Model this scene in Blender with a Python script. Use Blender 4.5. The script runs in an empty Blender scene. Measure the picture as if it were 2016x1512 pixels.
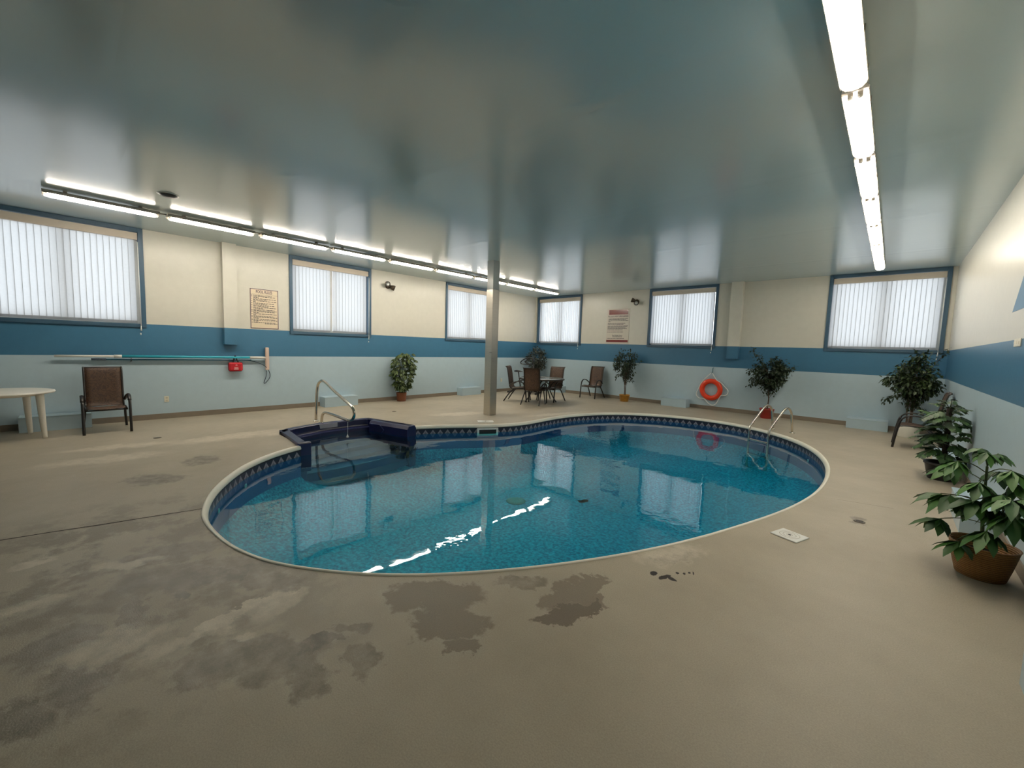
import bpy, math, random
from mathutils import Vector, Matrix, Euler
R = math.radians
SC = bpy.context.scene
COL = SC.collection
rng = random.Random(7)

# ------------------------------------------------------------------ camera, sky, exposure
W_PX, F_PX = 2016.0, 812.9
YAW, PITCH, ROLL = 0.74224, -0.08773, 0.03155
cam_d = bpy.data.cameras.new('camera')
cam_d.sensor_fit = 'HORIZONTAL'; cam_d.sensor_width = 36.0
cam_d.lens = 36.0 * F_PX / W_PX
cam_d.clip_start = 0.05; cam_d.clip_end = 200
cam = bpy.data.objects.new('camera', cam_d); COL.objects.link(cam)
_f = Vector((-math.sin(YAW) * math.cos(PITCH), math.cos(YAW) * math.cos(PITCH), math.sin(PITCH)))
_r = Vector((math.cos(YAW), math.sin(YAW), 0)); _u = _r.cross(_f)
_r2 = _r * math.cos(ROLL) + _u * math.sin(ROLL); _u2 = _u * math.cos(ROLL) - _r * math.sin(ROLL)
_m = Matrix((_r2, _u2, -_f)).transposed().to_4x4(); _m.translation = (10.0619, 0.7975, 1.5466)
cam.matrix_world = _m
SC.camera = cam

wd = bpy.data.worlds.new('overcast_sky'); SC.world = wd; wd.use_nodes = True
nt = wd.node_tree; nt.nodes.clear()
bg = nt.nodes.new('ShaderNodeBackground'); wo = nt.nodes.new('ShaderNodeOutputWorld')
tc = nt.nodes.new('ShaderNodeTexCoord'); sx = nt.nodes.new('ShaderNodeSeparateXYZ'); rp = nt.nodes.new('ShaderNodeValToRGB')
rp.color_ramp.elements[0].position = 0.45; rp.color_ramp.elements[0].color = (0.70, 0.74, 0.80, 1)
rp.color_ramp.elements[1].position = 0.60; rp.color_ramp.elements[1].color = (0.90, 0.94, 1.0, 1)
mp = nt.nodes.new('ShaderNodeMapRange'); mp.inputs[1].default_value = -1
nt.links.new(tc.outputs['Generated'], sx.inputs[0]); nt.links.new(sx.outputs[2], mp.inputs[0])
nt.links.new(mp.outputs[0], rp.inputs[0]); nt.links.new(rp.outputs[0], bg.inputs[0]); nt.links.new(bg.outputs[0], wo.inputs[0])
bg.inputs[1].default_value = 2.1

TUBE_STRENGTH = 88.0
TUBE_COLOR = (1.0, 0.925, 0.82)
SC.view_settings.view_transform = 'Standard'
SC.view_settings.look = 'None'
SC.view_settings.exposure = 0.5
SC.view_settings.gamma = 1.0
SC.view_settings.use_curve_mapping = False
cy = SC.cycles
cy.max_bounces = 8; cy.diffuse_bounces = 5; cy.glossy_bounces = 4; cy.transmission_bounces = 6; cy.transparent_max_bounces = 12
cy.caustics_reflective = False; cy.caustics_refractive = False
cy.use_light_tree = True
cy.sample_clamp_indirect = 6.0
cy.use_denoising = True

# ------------------------------------------------------------------ helpers
def tag(o, label=None, cat=None, group=None, kind=None):
    if label: o['label'] = label
    if cat: o['category'] = cat
    if group: o['group'] = group
    if kind: o['kind'] = kind
    return o

def empty(name, loc=(0, 0, 0), rz=0.0):
    o = bpy.data.objects.new(name, None); COL.objects.link(o)
    o.location = loc; o.rotation_euler = (0, 0, rz); o.empty_display_size = 0.1
    return o

def kids(o):
    return [c for c in COL.objects if c.parent == o]

def copy_tree(o, parent=None):
    c = o.copy(); COL.objects.link(c); c.parent = parent
    for ch in kids(o):
        copy_tree(ch, c)
    return c

class MB:
    def __init__(s):
        s.v = []; s.f = []; s.m = []; s.sm = []; s.uv = {}
    def face(s, idx, m=0, sm=False):
        s.f.append(tuple(idx)); s.m.append(m); s.sm.append(sm)
    def add(s, verts):
        b = len(s.v); s.v.extend([tuple(p) for p in verts]); return b
    def quad(s, a, b, c, d, m=0, sm=False):
        i = s.add((a, b, c, d)); s.face((i, i + 1, i + 2, i + 3), m, sm); return s
    def box(s, c, d, m=0, rot=None):
        x, y, z = (k / 2 for k in d)
        vs = [Vector((sx_ * x, sy_ * y, sz_ * z)) for sz_ in (-1, 1) for sy_ in (-1, 1) for sx_ in (-1, 1)]
        if rot is not None:
            M = Euler(rot).to_matrix() if not isinstance(rot, Matrix) else rot
            vs = [M @ v for v in vs]
        b = s.add([v + Vector(c) for v in vs])
        for q in ((0, 2, 3, 1), (4, 5, 7, 6), (0, 1, 5, 4), (2, 6, 7, 3), (0, 4, 6, 2), (1, 3, 7, 5)):
            s.face([b + k for k in q], m)
        return s
    def bx(s, x0, x1, y0, y1, z0, z1, m=0):
        return s.box(((x0 + x1) / 2, (y0 + y1) / 2, (z0 + z1) / 2), (abs(x1 - x0), abs(y1 - y0), abs(z1 - z0)), m)
    def tube(s, pts, r, n=10, m=0, closed=False, flat=None):
        pts = [Vector(p) for p in pts]; N = len(pts)
        rs = r if isinstance(r, (list, tuple)) else [r] * N
        T = []
        for i in range(N):
            a = pts[(i - 1) % N] if (closed or i > 0) else pts[0]
            b = pts[(i + 1) % N] if (closed or i < N - 1) else pts[-1]
            t = (b - a); T.append(t.normalized() if t.length > 1e-9 else Vector((0, 0, 1)))
        up = Vector((0, 0, 1)) if abs(T[0].z) < 0.9 else Vector((1, 0, 0))
        u = T[0].cross(up).normalized(); rings = []
        for i in range(N):
            u = (u - T[i] * u.dot(T[i])).normalized(); w = T[i].cross(u)
            k1, k2 = (1, 1) if flat is None else flat
            rings.append(s.add([pts[i] + (u * math.cos(2 * math.pi * k / n) * k1 + w * math.sin(2 * math.pi * k / n) * k2) * rs[i] for k in range(n)]))
        for i in range(N if closed else N - 1):
            a, b = rings[i], rings[(i + 1) % N]
            for k in range(n):
                s.face((a + k, a + (k + 1) % n, b + (k + 1) % n, b + k), m, True)
        if not closed:
            s.face([rings[0] + k for k in range(n)][::-1], m); s.face([rings[-1] + k for k in range(n)], m)
        return s
    def lathe(s, prof, n=24, c=(0, 0, 0), m=0, M=None):
        rings = []
        for (r, z) in prof:
            vs = [Vector((r * math.cos(2 * math.pi * k / n), r * math.sin(2 * math.pi * k / n), z)) for k in range(n)]
            if M is not None: vs = [M @ v for v in vs]
            rings.append(s.add([v + Vector(c) for v in vs]))
        for a, b in zip(rings, rings[1:]):
            for k in range(n):
                s.face((a + k, a + (k + 1) % n, b + (k + 1) % n, b + k), m, True)
        s.face([rings[0] + k for k in range(n)][::-1], m); s.face([rings[-1] + k for k in range(n)], m)
        return s
    def prism(s, poly, z0, z1, m=0, M=None):
        n = len(poly)
        lo = [Vector((x, y, z0)) for x, y in poly]; hi = [Vector((x, y, z1)) for x, y in poly]
        if M is not None: lo = [M @ v for v in lo]; hi = [M @ v for v in hi]
        a = s.add(lo); b = s.add(hi)
        for k in range(n):
            s.face((a + k, a + (k + 1) % n, b + (k + 1) % n, b + k), m)
        s.face([a + k for k in range(n)][::-1], m); s.face([b + k for k in range(n)], m)
        return s
    def grid(s, rows, m=0, sm=True):
        ids = [s.add(r) for r in rows]; n = len(rows[0])
        for a, b in zip(ids, ids[1:]):
            for k in range(n - 1):
                s.face((a + k, a + k + 1, b + k + 1, b + k), m, sm)
        return s
    def build(s, name, mats, parent=None, bevel=0.0, solid=0.0, loc=None):
        me = bpy.data.meshes.new(name)
        me.from_pydata(s.v, [], s.f)
        if not isinstance(mats, (list, tuple)): mats = [mats]
        for mt in mats: me.materials.append(mt)
        me.polygons.foreach_set('material_index', s.m)
        me.polygons.foreach_set('use_smooth', s.sm)
        me.update()
        o = bpy.data.objects.new(name, me); COL.objects.link(o)
        if parent is not None: o.parent = parent
        if loc is not None: o.location = loc
        if solid:
            md = o.modifiers.new('thickness', 'SOLIDIFY'); md.thickness = solid; md.offset = 0
        if bevel:
            md = o.modifiers.new('bevel', 'BEVEL'); md.width = bevel; md.segments = 2; md.limit_method = 'ANGLE'; md.angle_limit = R(40)
        return o

def spline(P, k=6, closed=False):
    P = [Vector(p) for p in P]; out = []; N = len(P)
    for i in range(N if closed else N - 1):
        g = lambda j: P[j % N] if closed else P[max(0, min(N - 1, j))]
        p0, p1, p2, p3 = g(i - 1), g(i), g(i + 1), g(i + 2)
        for t in range(k):
            t /= k
            out.append(0.5 * (2 * p1 + (p2 - p0) * t + (2 * p0 - 5 * p1 + 4 * p2 - p3) * t * t + (3 * p1 - p0 - 3 * p2 + p3) * t ** 3))
    if not closed: out.append(P[-1].copy())
    return out

# ------------------------------------------------------------------ materials
def newmat(name):
    m = bpy.data.materials.new(name); m.use_nodes = True
    return m, m.node_tree, m.node_tree.nodes['Principled BSDF']

def mat(name, col, rough=0.5, metal=0.0, spec=0.5, noise=0.06, nscale=8.0, bump=0.0, bscale=60.0, coat=0.0, sheen=0.0):
    """plain procedural material: base colour with a little noise mottling and optional bump"""
    m, t, b = newmat(name)
    b.inputs['Roughness'].default_value = rough; b.inputs['Metallic'].default_value = metal
    b.inputs['Specular IOR Level'].default_value = spec; b.inputs['Coat Weight'].default_value = coat
    t2 = t.nodes.new('ShaderNodeTexCoord')
    if noise:
        n = t.nodes.new('ShaderNodeTexNoise'); n.inputs['Scale'].default_value = nscale; n.inputs['Detail'].default_value = 4
        t.links.new(t2.outputs['Object'], n.inputs['Vector'])
        r = t.nodes.new('ShaderNodeValToRGB')
        r.color_ramp.elements[0].position = 0.3; r.color_ramp.elements[1].position = 0.7
        r.color_ramp.elements[0].color = tuple(c * (1 - noise) for c in col) + (1,)
        r.color_ramp.elements[1].color = tuple(min(1, c * (1 + noise)) for c in col) + (1,)
        t.links.new(n.outputs['Fac'], r.inputs[0]); t.links.new(r.outputs[0], b.inputs['Base Color'])
    else:
        b.inputs['Base Color'].default_value = tuple(col) + (1,)
    if bump:
        n2 = t.nodes.new('ShaderNodeTexNoise'); n2.inputs['Scale'].default_value = bscale; n2.inputs['Detail'].default_value = 3
        t.links.new(t2.outputs['Object'], n2.inputs['Vector'])
        bp = t.nodes.new('ShaderNodeBump'); bp.inputs['Strength'].default_value = bump; bp.inputs['Distance'].default_value = 0.01
        t.links.new(n2.outputs['Fac'], bp.inputs['Height']); t.links.new(bp.outputs[0], b.inputs['Normal'])
    return m

WALL_ROUGH = 0.32
M_cream = mat('cream_wall_paint', (0.63, 0.605, 0.53), WALL_ROUGH, noise=0.02, bump=0.10, bscale=25)
M_stripe = mat('teal_stripe_paint', (0.045, 0.150, 0.255), WALL_ROUGH, noise=0.03, bump=0.10, bscale=25)
M_lower = mat('pale_blue_wall_paint', (0.45, 0.57, 0.64), WALL_ROUGH, noise=0.02, bump=0.10, bscale=25)
M_trim_blue = mat('blue_window_trim_paint', (0.034, 0.085, 0.14), 0.4, noise=0.03)
M_base = mat('taupe_baseboard_vinyl', (0.20, 0.165, 0.125), 0.5, noise=0.04)
M_white_pl = mat('white_plastic', (0.78, 0.74, 0.66), 0.35, noise=0.02)
M_bright = mat('white_painted_metal', (0.80, 0.79, 0.75), 0.4, noise=0.02)
M_black = mat('black_painted_metal', (0.012, 0.010, 0.010), 0.35, noise=0.05)
M_brownmetal = mat('dark_brown_painted_metal', (0.012, 0.009, 0.008), 0.35, noise=0.05)
M_blackpl = mat('black_plastic', (0.012, 0.012, 0.013), 0.45, noise=0.05)
M_gold_box = mat('pale_blue_box_paint', (0.44, 0.56, 0.63), 0.30, noise=0.02)
M_navy = mat('navy_moulded_acrylic', (0.006, 0.010, 0.060), 0.34, noise=0.05)
M_orange = mat('orange_buoy_plastic', (0.78, 0.050, 0.010), 0.35, noise=0.06)
M_rope = mat('white_rope', (0.80, 0.82, 0.80), 0.8, noise=0.08, nscale=60)
M_red = mat('red_nylon', (0.50, 0.006, 0.016), 0.6, noise=0.1, nscale=40)
M_strap = mat('black_webbing', (0.012, 0.011, 0.013), 0.8)
M_polewhite = mat('white_pole_aluminium', (0.74, 0.72, 0.66), 0.35, noise=0.03)
M_poleblue = mat('turquoise_pole_anodised', (0.03, 0.38, 0.50), 0.3, noise=0.04)
M_brush = mat('cream_brush_plastic', (0.66, 0.50, 0.41), 0.45, noise=0.04)
M_hose = mat('dark_blue_cord', (0.03, 0.05, 0.08), 0.5)
M_paper = mat('cream_sign_board', (0.72, 0.60, 0.44), 0.5, noise=0.02)
M_paperw = mat('off_white_sign_board', (0.62, 0.56, 0.48), 0.45, noise=0.02)
M_ink = mat('dark_ink', (0.045, 0.032, 0.045), 0.6)
M_inkp = mat('plum_ink', (0.075, 0.04, 0.075), 0.6)
M_sred = mat('glossy_red_band', (0.16, 0.008, 0.008), 0.15, noise=0.03)
M_soil = mat('potting_soil', (0.02, 0.014, 0.010), 0.95, noise=0.4, nscale=40, bump=0.8)
M_potyel = mat('mustard_glazed_pot', (0.42, 0.20, 0.025), 0.35, noise=0.18, nscale=14)
M_potred = mat('red_plastic_pot', (0.30, 0.022, 0.014), 0.4, noise=0.06)
M_potwhite = mat('cream_ceramic_pot', (0.88, 0.85, 0.76), 0.35, noise=0.03)
M_trunk = mat('ficus_bark', (0.10, 0.065, 0.045), 0.8, noise=0.35, nscale=30, bump=0.5)
M_stem = mat('green_stem', (0.06, 0.085, 0.025), 0.6, noise=0.2)
M_drain = mat('tarnished_drain_metal', (0.10, 0.08, 0.055), 0.5, 0.4, noise=0.15)
M_sticker = mat('grey_warning_sticker', (0.50, 0.50, 0.55), 0.4, noise=0.05)
M_bronze = mat('bronze_lamp_housing', (0.075, 0.055, 0.035), 0.4, 0.4)
M_grille = mat('ivory_plate', (0.76, 0.72, 0.60), 0.4, noise=0.02)
M_coping = mat('cream_pool_coping', (0.88, 0.83, 0.70), 0.35, noise=0.04, nscale=3)
M_greydisc = mat('dark_grey_detector', (0.05, 0.045, 0.045), 0.5)

def steel(name, col, rough, aniso=0.0, scale=(200, 200, 3)):
    m, t, b = newmat(name)
    b.inputs['Metallic'].default_value = 1.0; b.inputs['Roughness'].default_value = rough
    tcx = t.nodes.new('ShaderNodeTexCoord'); mpp = t.nodes.new('ShaderNodeMapping'); mpp.inputs['Scale'].default_value = scale
    n = t.nodes.new('ShaderNodeTexNoise'); n.inputs['Scale'].default_value = 1.0; n.inputs['Detail'].default_value = 3
    t.links.new(tcx.outputs['Object'], mpp.inputs[0]); t.links.new(mpp.outputs[0], n.inputs['Vector'])
    r = t.nodes.new('ShaderNodeValToRGB'); r.color_ramp.elements[0].color = tuple(c * 0.85 for c in col) + (1,); r.color_ramp.elements[1].color = tuple(col) + (1,)
    t.links.new(n.outputs['Fac'], r.inputs[0]); t.links.new(r.outputs[0], b.inputs['Base Color'])
    m2 = t.nodes.new('ShaderNodeMapRange'); m2.inputs[3].default_value = rough * 0.8; m2.inputs[4].default_value = rough * 1.25
    t.links.new(n.outputs['Fac'], m2.inputs[0]); t.links.new(m2.outputs[0], b.inputs['Roughness'])
    return m
M_tube_steel = steel('polished_stainless_tube', (0.66, 0.61, 0.53), 0.16, scale=(20, 20, 20))
M_clad = steel('brushed_stainless_cladding', (0.56, 0.52, 0.45), 0.30, scale=(4, 4, 60))
M_colpaint = mat('grey_gloss_column_paint', (0.44, 0.46, 0.44), 0.2, noise=0.02)

def ceiling_mat():
    m, t, b = newmat('gloss_grey_blue_ceiling_paint')
    b.inputs['Base Color'].default_value = (0.57, 0.68, 0.69, 1); b.inputs['IOR'].default_value = 2.6
    b.inputs['Roughness'].default_value = 0.18; b.inputs['Specular IOR Level'].default_value = 0.5
    g = t.nodes.new('ShaderNodeNewGeometry')
    # long soft undulations of the sheets, plus seams every 2.44 m and a fine stipple
    mp1 = t.nodes.new('ShaderNodeMapping'); mp1.inputs['Scale'].default_value = (0.5, 1.6, 1)
    n1 = t.nodes.new('ShaderNodeTexNoise'); n1.inputs['Scale'].default_value = 1.4; n1.inputs['Detail'].default_value = 4; n1.inputs['Roughness'].default_value = 0.55
    t.links.new(g.outputs['Position'], mp1.inputs[0]); t.links.new(mp1.outputs[0], n1.inputs['Vector'])
    n2 = t.nodes.new('ShaderNodeTexNoise'); n2.inputs['Scale'].default_value = 45; n2.inputs['Detail'].default_value = 2
    t.links.new(g.outputs['Position'], n2.inputs['Vector'])
    w = t.nodes.new('ShaderNodeTexWave'); w.wave_type = 'BANDS'; w.bands_direction = 'Y'; w.wave_profile = 'SIN'
    w.inputs['Scale'].default_value = 0.314159 / 2.44 * 1.0; w.inputs['Distortion'].default_value = 0.12; w.inputs['Detail'].default_value = 1
    t.links.new(g.outputs['Position'], w.inputs['Vector'])
    rw = t.nodes.new('ShaderNodeMapRange'); rw.inputs[1].default_value = 0.985; rw.inputs[2].default_value = 1.0; rw.inputs[3].default_value = 0; rw.inputs[4].default_value = 0.3
    t.links.new(w.outputs['Fac'], rw.inputs[0])
    def bump(h, s, d, prev=None):
        bb = t.nodes.new('ShaderNodeBump'); bb.inputs['Strength'].default_value = s; bb.inputs['Distance'].default_value = d
        t.links.new(h, bb.inputs['Height'])
        if prev is not None: t.links.new(prev, bb.inputs['Normal'])
        return bb.outputs[0]
    nrm = bump(n1.outputs['Fac'], 0.3, 0.012)
    nrm = bump(n2.outputs['Fac'], 0.05, 0.002, nrm)
    nrm = bump(rw.outputs[0], 0.25, 0.02, nrm)
    t.links.new(nrm, b.inputs['Normal'])
    return m
M_ceil = ceiling_mat()

STAINS = [('m', 0.55, 0.0, -3.55, 0.0, 0.70, -0.72), ('d', 0.149, 2.0, -3.832, 4.215, -2.171, -25.73), ('d', 2.153, 3.955, -21.86, 5.023, -6.275, -25.866), ('d', -0.109, 3.33, -3.481, 5.996, -1.328, -36.451), ('D', 1.215, 16.198, -28.393, 8.166, -2.227, -54.723), ('d', 0.274, 14.825, -16.871, 4.17, 3.44, -32.927), ('D', 0.626, 6.233, -13.251, 7.71, -3.204, -48.676), ('d', 1.428, 4.432, -17.779, 4.157, -3.095, -28.705), ('D', 1.996, 8.497, -29.65, 11.976, -6.159, -86.002), ('d', 2.206, 7.88, -29.8, 7.565, -4.728, -55.036), ('d', 0.509, 5.555, -10.896, 5.801, -1.265, -43.584), ('d', 3.059, 9.357, -41.291, 16.554, -8.187, -118.077), ('d', 4.99, 9.404, -57.687, 4.721, -6.487, -27.816), ('d', -1.029, 11.109, -0.823, 4.829, -0.844, -35.858), ('d', -0.825, 5.677, 1.71, 5.564, 0.922, -40.329), ('b', 1.725, 2.763, -20.303, 3.999, -3.544, -24.172), ('b', 2.312, 3.56, -27.102, 5.115, -4.247, -33.467), ('b', 5.615, 8.326, -65.61, 15.878, -10.94, -112.483), ('b', 5.34, 10.774, -65.21, 8.151, -18.643, -25.584), ('d', 3.433, 4.112, -40.144, 10.978, -8.828, -67.374), ('b', 4.468, 2.671, -46.609, 7.523, -3.316, -55.43), ('B', 4.484, 2.636, -46.58, 9.807, -5.224, -71.808), ('b', 8.969, 4.363, -91.875, 10.762, -5.575, -76.166), ('b', 9.276, 5.669, -98.652, 9.362, -12.797, -44.839), ('b', 6.661, 2.086, -67.749, 10.126, -6.93, -63.93), ('d', 0.072, 4.067, -6.124, 3.93, -1.262, -14.953), ('d', 0.562, 4.539, -10.837, 3.924, -0.045, -14.444), ('d', 16.25, -0.978, -156.102, 2.407, -9.404, 31.327), ('d', -1.416, 10.323, 4.57, 7.423, -5.351, -53.185), ('k', 30.464, 17.881, -336.125, 27.815, -27.152, -152.81), ('k', 22.137, 12.512, -244.161, 39.461, -21.174, -281.113), ('k', 28.571, 17.316, -320.964, 0.0, -60.606, 215.773), ('k', 69.054, 25.575, -719.843, 20.46, -66.496, 57.991), ('k', 91.993, 34.072, -963.514, 6.814, -71.55, 202.129), ('k', 92.105, 32.895, -963.408, 52.632, -52.632, -283.947), ('k', 147.368, 52.632, -1546.142, 35.088, -35.088, -189.605), ('l', 0.094, 2.314, -3.643, 13.573, 1.47, -103.692), ('L', 0.383, 3.521, -7.951, 14.698, 1.888, -112.408), ('l', 0.987, 6.06, -17.06, 5.748, 0.208, -43.516), ('l', -0.114, 4.259, -3.644, 13.402, -2.584, -82.493), ('l', -1.005, 9.815, -0.296, 12.121, -0.71, -71.256), ('l', -0.958, 7.699, 1.564, 9.872, -2.431, -63.233), ('l', 1.229, 13.076, -27.158, 16.653, -4.694, -121.503), ('l', 3.547, 1.213, -36.402, 4.356, -3.261, -26.069), ('l', -0.057, 1.392, -1.365, 3.944, -0.361, -11.178), ('l', 0.082, 1.024, -2.836, 3.732, 0.272, -9.745), ('l', 0.487, 2.13, -8.267, 4.374, -0.482, -9.936), ('l', -0.082, 1.317, -1.506, 5.018, -0.685, -10.355), ('l', -0.233, 4.138, -2.065, 6.252, 0.311, -45.916), ('l', 0.808, 0.736, -9.959, 4.946, -1.41, -8.774), ('l', 0.811, 1.152, -10.212, 3.437, -1.214, -1.479)]

def floor_mat():
    m, t, b = newmat('painted_concrete_deck')
    L = t.links.new
    def node(kind, **kw):
        n = t.nodes.new(kind)
        for k, v in kw.items(): setattr(n, k, v)
        return n
    def math_(op, a, bb=None, c=None):
        n = node('ShaderNodeMath', operation=op)
        for i, x in enumerate((a, bb, c)):
            if x is None: continue
            if isinstance(x, (int, float)): n.inputs[i].default_value = x
            else: L(x, n.inputs[i])
        return n.outputs[0]
    g = node('ShaderNodeNewGeometry')
    def noise(scale, detail=5, rough=0.6, vec=None):
        n = node('ShaderNodeTexNoise'); n.inputs['Scale'].default_value = scale; n.inputs['Detail'].default_value = detail; n.inputs['Roughness'].default_value = rough
        L(vec if vec is not None else g.outputs['Position'], n.inputs['Vector']); return n
    # ragged edges: the lookup position is pushed about by noise
    nA = noise(5.0, 6, 0.65)
    off = node('ShaderNodeVectorMath', operation='SUBTRACT'); L(nA.outputs['Color'], off.inputs[0]); off.inputs[1].default_value = (0.5, 0.5, 0.5)
    sc = node('ShaderNodeVectorMath', operation='SCALE'); L(off.outputs[0], sc.inputs[0]); sc.inputs['Scale'].default_value = 0.42
    pos = node('ShaderNodeVectorMath', operation='ADD'); L(g.outputs['Position'], pos.inputs[0]); L(sc.outputs[0], pos.inputs[1])
    scs = node('ShaderNodeVectorMath', operation='SCALE'); L(off.outputs[0], scs.inputs[0]); scs.inputs['Scale'].default_value = 0.09
    poss = node('ShaderNodeVectorMath', operation='ADD'); L(g.outputs['Position'], poss.inputs[0]); L(scs.outputs[0], poss.inputs[1])
    fine = noise(9.0, 7, 0.7)
    acc = {}
    for (k, a0, a1, a2, b0, b1, b2) in STAINS:
        P = poss.outputs[0] if k == 'k' else pos.outputs[0]
        du = node('ShaderNodeVectorMath', operation='DOT_PRODUCT'); L(P, du.inputs[0]); du.inputs[1].default_value = (a0, a1, 0)
        dv = node('ShaderNodeVectorMath', operation='DOT_PRODUCT'); L(P, dv.inputs[0]); dv.inputs[1].default_value = (b0, b1, 0)
        u = math_('ADD', du.outputs['Value'], a2); v = math_('ADD', dv.outputs['Value'], b2)
        d2 = math_('ADD', math_('MULTIPLY', u, u), math_('MULTIPLY', v, v))
        mr = node('ShaderNodeMapRange', interpolation_type='SMOOTHSTEP')
        soft = {'d': 0.45, 'D': 0.8, 'b': 0.7, 'B': 0.85, 'k': 0.85, 'l': 0.05, 'L': 0.7, 'm': 0.1}[k]
        mr.inputs[1].default_value = 1.1; mr.inputs[2].default_value = soft; mr.inputs[3].default_value = 0; mr.inputs[4].default_value = 1
        L(d2, mr.inputs[0])
        kk = {'D': 'd', 'B': 'b', 'L': 'l'}.get(k, k)
        val = math_('MULTIPLY', mr.outputs[0], {'d': 0.75, 'D': 1.0, 'b': 0.7, 'B': 1.0, 'k': 1.0, 'l': 0.75, 'L': 1.0, 'm': 1.0}[k])
        acc[kk] = val if kk not in acc else math_('MAXIMUM', acc[kk], val)
    base = node('ShaderNodeValToRGB')
    base.color_ramp.elements[0].position = 0.32; base.color_ramp.elements[0].color = (0.355, 0.306, 0.232, 1)
    base.color_ramp.elements[1].position = 0.68; base.color_ramp.elements[1].color = (0.43, 0.375, 0.288, 1)
    L(noise(1.1, 5, 0.6).outputs['Fac'], base.inputs[0])
    cur = base.outputs[0]
    def mix(fac, col, blend='MIX'):
        nonlocal cur
        n = node('ShaderNodeMix', data_type='RGBA', blend_type=blend)
        L(fac, n.inputs['Factor']); L(cur, n.inputs['A']); n.inputs['B'].default_value = col + (1,)
        cur = n.outputs['Result']
    brk = node('ShaderNodeMapRange'); brk.inputs[1].default_value = 0.35; brk.inputs[2].default_value = 0.6; L(fine.outputs['Fac'], brk.inputs[0])
    mo = node('ShaderNodeMapRange'); mo.inputs[1].default_value = 0.47; mo.inputs[2].default_value = 0.56; L(noise(2.6, 8, 0.68).outputs['Fac'], mo.inputs[0])
    mix(math_('MULTIPLY', acc['m'], math_('MULTIPLY', mo.outputs[0], 0.62)), (0.17, 0.143, 0.105))
    mix(math_('MULTIPLY', acc['d'], math_('MULTIPLY_ADD', brk.outputs[0], 0.6, 0.4)), (0.128, 0.108, 0.078))
    mix(acc['b'], (0.165, 0.132, 0.098))
    mix(math_('MULTIPLY', acc['l'], math_('MULTIPLY_ADD', brk.outputs[0], 0.55, 0.42)), (0.66, 0.585, 0.47))
    mix(acc['k'], (0.02, 0.014, 0.011))
    sp = node('ShaderNodeTexNoise'); sp.inputs['Scale'].default_value = 140; sp.inputs['Detail'].default_value = 2; L(g.outputs['Position'], sp.inputs['Vector'])
    spr = node('ShaderNodeMapRange'); spr.inputs[1].default_value = 0.3; spr.inputs[2].default_value = 0.7; spr.inputs[3].default_value = 0.90; spr.inputs[4].default_value = 1.08; L(sp.outputs['Fac'], spr.inputs[0])
    mm = node('ShaderNodeMix', data_type='RGBA', blend_type='MULTIPLY'); mm.inputs['Factor'].default_value = 1
    L(cur, mm.inputs['A']); L(spr.outputs[0], mm.inputs['B'])
    L(mm.outputs['Result'], b.inputs['Base Color'])
    rr = math_('MULTIPLY_ADD', fine.outputs['Fac'], 0.20, 0.40)
    L(math_('SUBTRACT', rr, math_('MULTIPLY', acc['d'], 0.08)), b.inputs['Roughness'])
    b.inputs['Specular IOR Level'].default_value = 0.4
    bp = node('ShaderNodeBump'); bp.inputs['Strength'].default_value = 0.22; bp.inputs['Distance'].default_value = 0.004
    L(sp.outputs['Fac'], bp.inputs['Height']); L(bp.outputs[0], b.inputs['Normal'])
    return m
M_floor = floor_mat()
M_groove = mat('dark_expansion_joint', (0.045, 0.033, 0.025), 0.9)

def liner_mat():
    m, t, b = newmat('speckled_blue_vinyl_liner')
    g = t.nodes.new('ShaderNodeNewGeometry')
    n = t.nodes.new('ShaderNodeTexVoronoi'); n.inputs['Scale'].default_value = 38
    n2 = t.nodes.new('ShaderNodeTexNoise'); n2.inputs['Scale'].default_value = 26; n2.inputs['Detail'].default_value = 5; n2.inputs['Roughness'].default_value = 0.7
    t.links.new(g.outputs['Position'], n.inputs['Vector']); t.links.new(g.outputs['Position'], n2.inputs['Vector'])
    r = t.nodes.new('ShaderNodeValToRGB')
    r.color_ramp.elements[0].position = 0.40; r.color_ramp.elements[0].color = (0.0, 0.105, 0.21, 1)
    r.color_ramp.elements[1].position = 0.63; r.color_ramp.elements[1].color = (0.010, 0.36, 0.52, 1)
    t.links.new(n2.outputs['Fac'], r.inputs[0]); t.links.new(r.outputs[0], b.inputs['Base Color'])
    b.inputs['Roughness'].default_value = 0.5
    return m
M_liner = liner_mat()

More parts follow.
